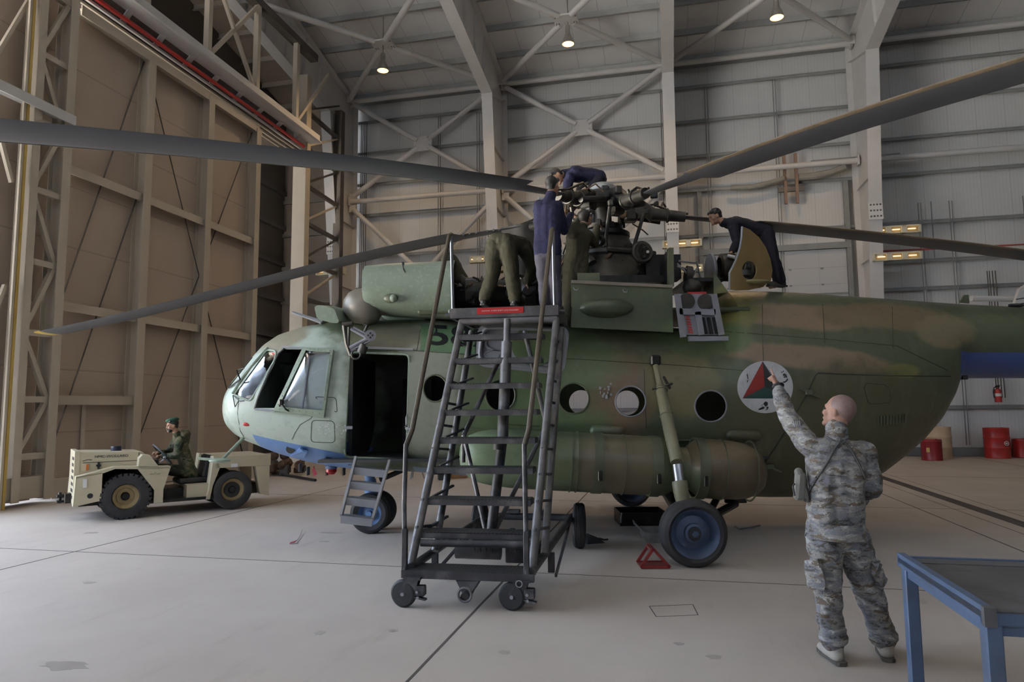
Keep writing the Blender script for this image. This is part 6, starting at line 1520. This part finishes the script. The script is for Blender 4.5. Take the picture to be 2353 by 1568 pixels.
O_ = dict(head=J(1224, 602, 9.55), neck=J(1217, 585, 9.5), chest=J(1200, 566, 9.4), pelvis=J(1155, 556, 9.1), shL=J(1206, 578, 9.25), shR=J(1210, 572, 9.58), elL=J(1222, 618, 9.3), elR=J(1228, 615, 9.6), wrL=J(1212, 648, 9.45), wrR=J(1222, 648, 9.6),
          hipL=J(1138, 566, 9.12), hipR=J(1168, 568, 9.06), knL=J(1132, 630, 9.12), knR=J(1176, 632, 9.05), anL=J(1113, 690, 9.1), anR=J(1184, 690, 9.05), toL=J(1118, 698, 9.25), toR=J(1192, 698, 9.2))
mech('person in olive coverall bending over the engine, seen from behind', O_, (.3, .5, -.8), (.7, .3, .5), M_olive, M_olive, {'L': ((-.2, .4, -1), (1, 0, 0), (.4, .4, .5, .5), .4, 1), 'R': ((-.2, .4, -1), (1, 0, 0), (.4, .4, .5, .5), .4, -1)}, k=1.04, baggy=1.25, fold=.03)
C_ = dict(head=J(1012, 640, 9.95), neck=J(1020, 620, 9.95), chest=J(1034, 604, 9.95), pelvis=J(1062, 655, 9.95), shL=J(1024, 618, 9.78), shR=J(1026, 612, 10.12), elL=J(1012, 655, 9.8), elR=J(1015, 650, 10.12), wrL=J(1028, 685, 9.85), wrR=J(1030, 685, 10.05),
          hipL=J(1066, 664, 9.86), hipR=J(1068, 662, 10.06), knL=J(1036, 650, 9.82), knR=J(1038, 650, 10.1), anL=J(1062, 708, 9.86), anR=J(1064, 708, 10.06), toL=J(1045, 716, 9.86), toR=J(1047, 716, 10.06))
mech('person in olive crouching with rounded back between the engine cowlings', C_, (-.6, 0, -.8), (-.5, 0, .5), M_olive, M_olive, {'L': ((0, 0, -1), (1, 0, 0), (.4, .4, .5, .5), .4, 1), 'R': ((0, 0, -1), (1, 0, 0), (.4, .4, .5, .5), .4, -1)}, k=1.1, baggy=1.2)
Q_ = dict(head=J(1346, 502, 9.35), neck=J(1338, 522, 9.3), chest=J(1330, 545, 9.25), pelvis=J(1322, 618, 9.2), shL=J(1316, 538, 9.1), shR=J(1350, 540, 9.3), elL=J(1322, 520, 9.3), elR=J(1366, 560, 9.5), wrL=J(1336, 492, 9.55), wrR=J(1372, 520, 9.7),
          hipL=J(1312, 628, 9.2), hipR=J(1335, 628, 9.22), knL=J(1306, 682, 9.12), knR=J(1328, 684, 9.25), anL=J(1301, 730, 9.02), anR=J(1324, 732, 9.2), toL=J(1312, 736, 9.2), toR=J(1336, 738, 9.35))
mech('person in olive coverall standing under the rotor head beside the gearbox', Q_, (.5, .6, .4), (0, -.2, 1), M_olive, M_olive, hA, k=1.0, baggy=1.15)
R_ = dict(head=J(1643, 499, 10.15), neck=J(1663, 512, 10.15), chest=J(1690, 516, 10.15), pelvis=J(1757, 532, 10.2), shL=J(1684, 522, 9.97), shR=J(1684, 516, 10.33), elL=J(1693, 556, 9.92), elR=J(1700, 552, 10.3), wrL=J(1682, 578, 9.85), wrR=J(1690, 575, 10.15),
          hipL=J(1762, 540, 10.1), hipR=J(1763, 540, 10.3), knL=J(1776, 596, 10.08), knR=J(1778, 594, 10.34), anL=J(1788, 648, 10.1), anR=J(1795, 647, 10.36), toL=J(1770, 660, 10.05), toR=J(1778, 659, 10.3))
mech('person in dark coverall leaning left over the rear engine exhaust', R_, (-.88, -.1, -.35), (-.3, 0, .9), M_navyd, M_navyd, {'L': ((-.6, 0, -.7), (-.6, 0, -.8), (.7, .7, .8, .8), .5, 1), 'R': ((-.6, 0, -.7), (-.6, 0, -.8), (.5, .5, .5, .5), .5, -1)}, k=1.0, baggy=1.1, fold=.022)
cn = tag(MB().cyl(J(1676, 586, 9.82), J(1692, 591, 9.82), .026, n=14).build('spray_can', M_white), 'white striped can held by the leaning person in dark coverall', 'can');
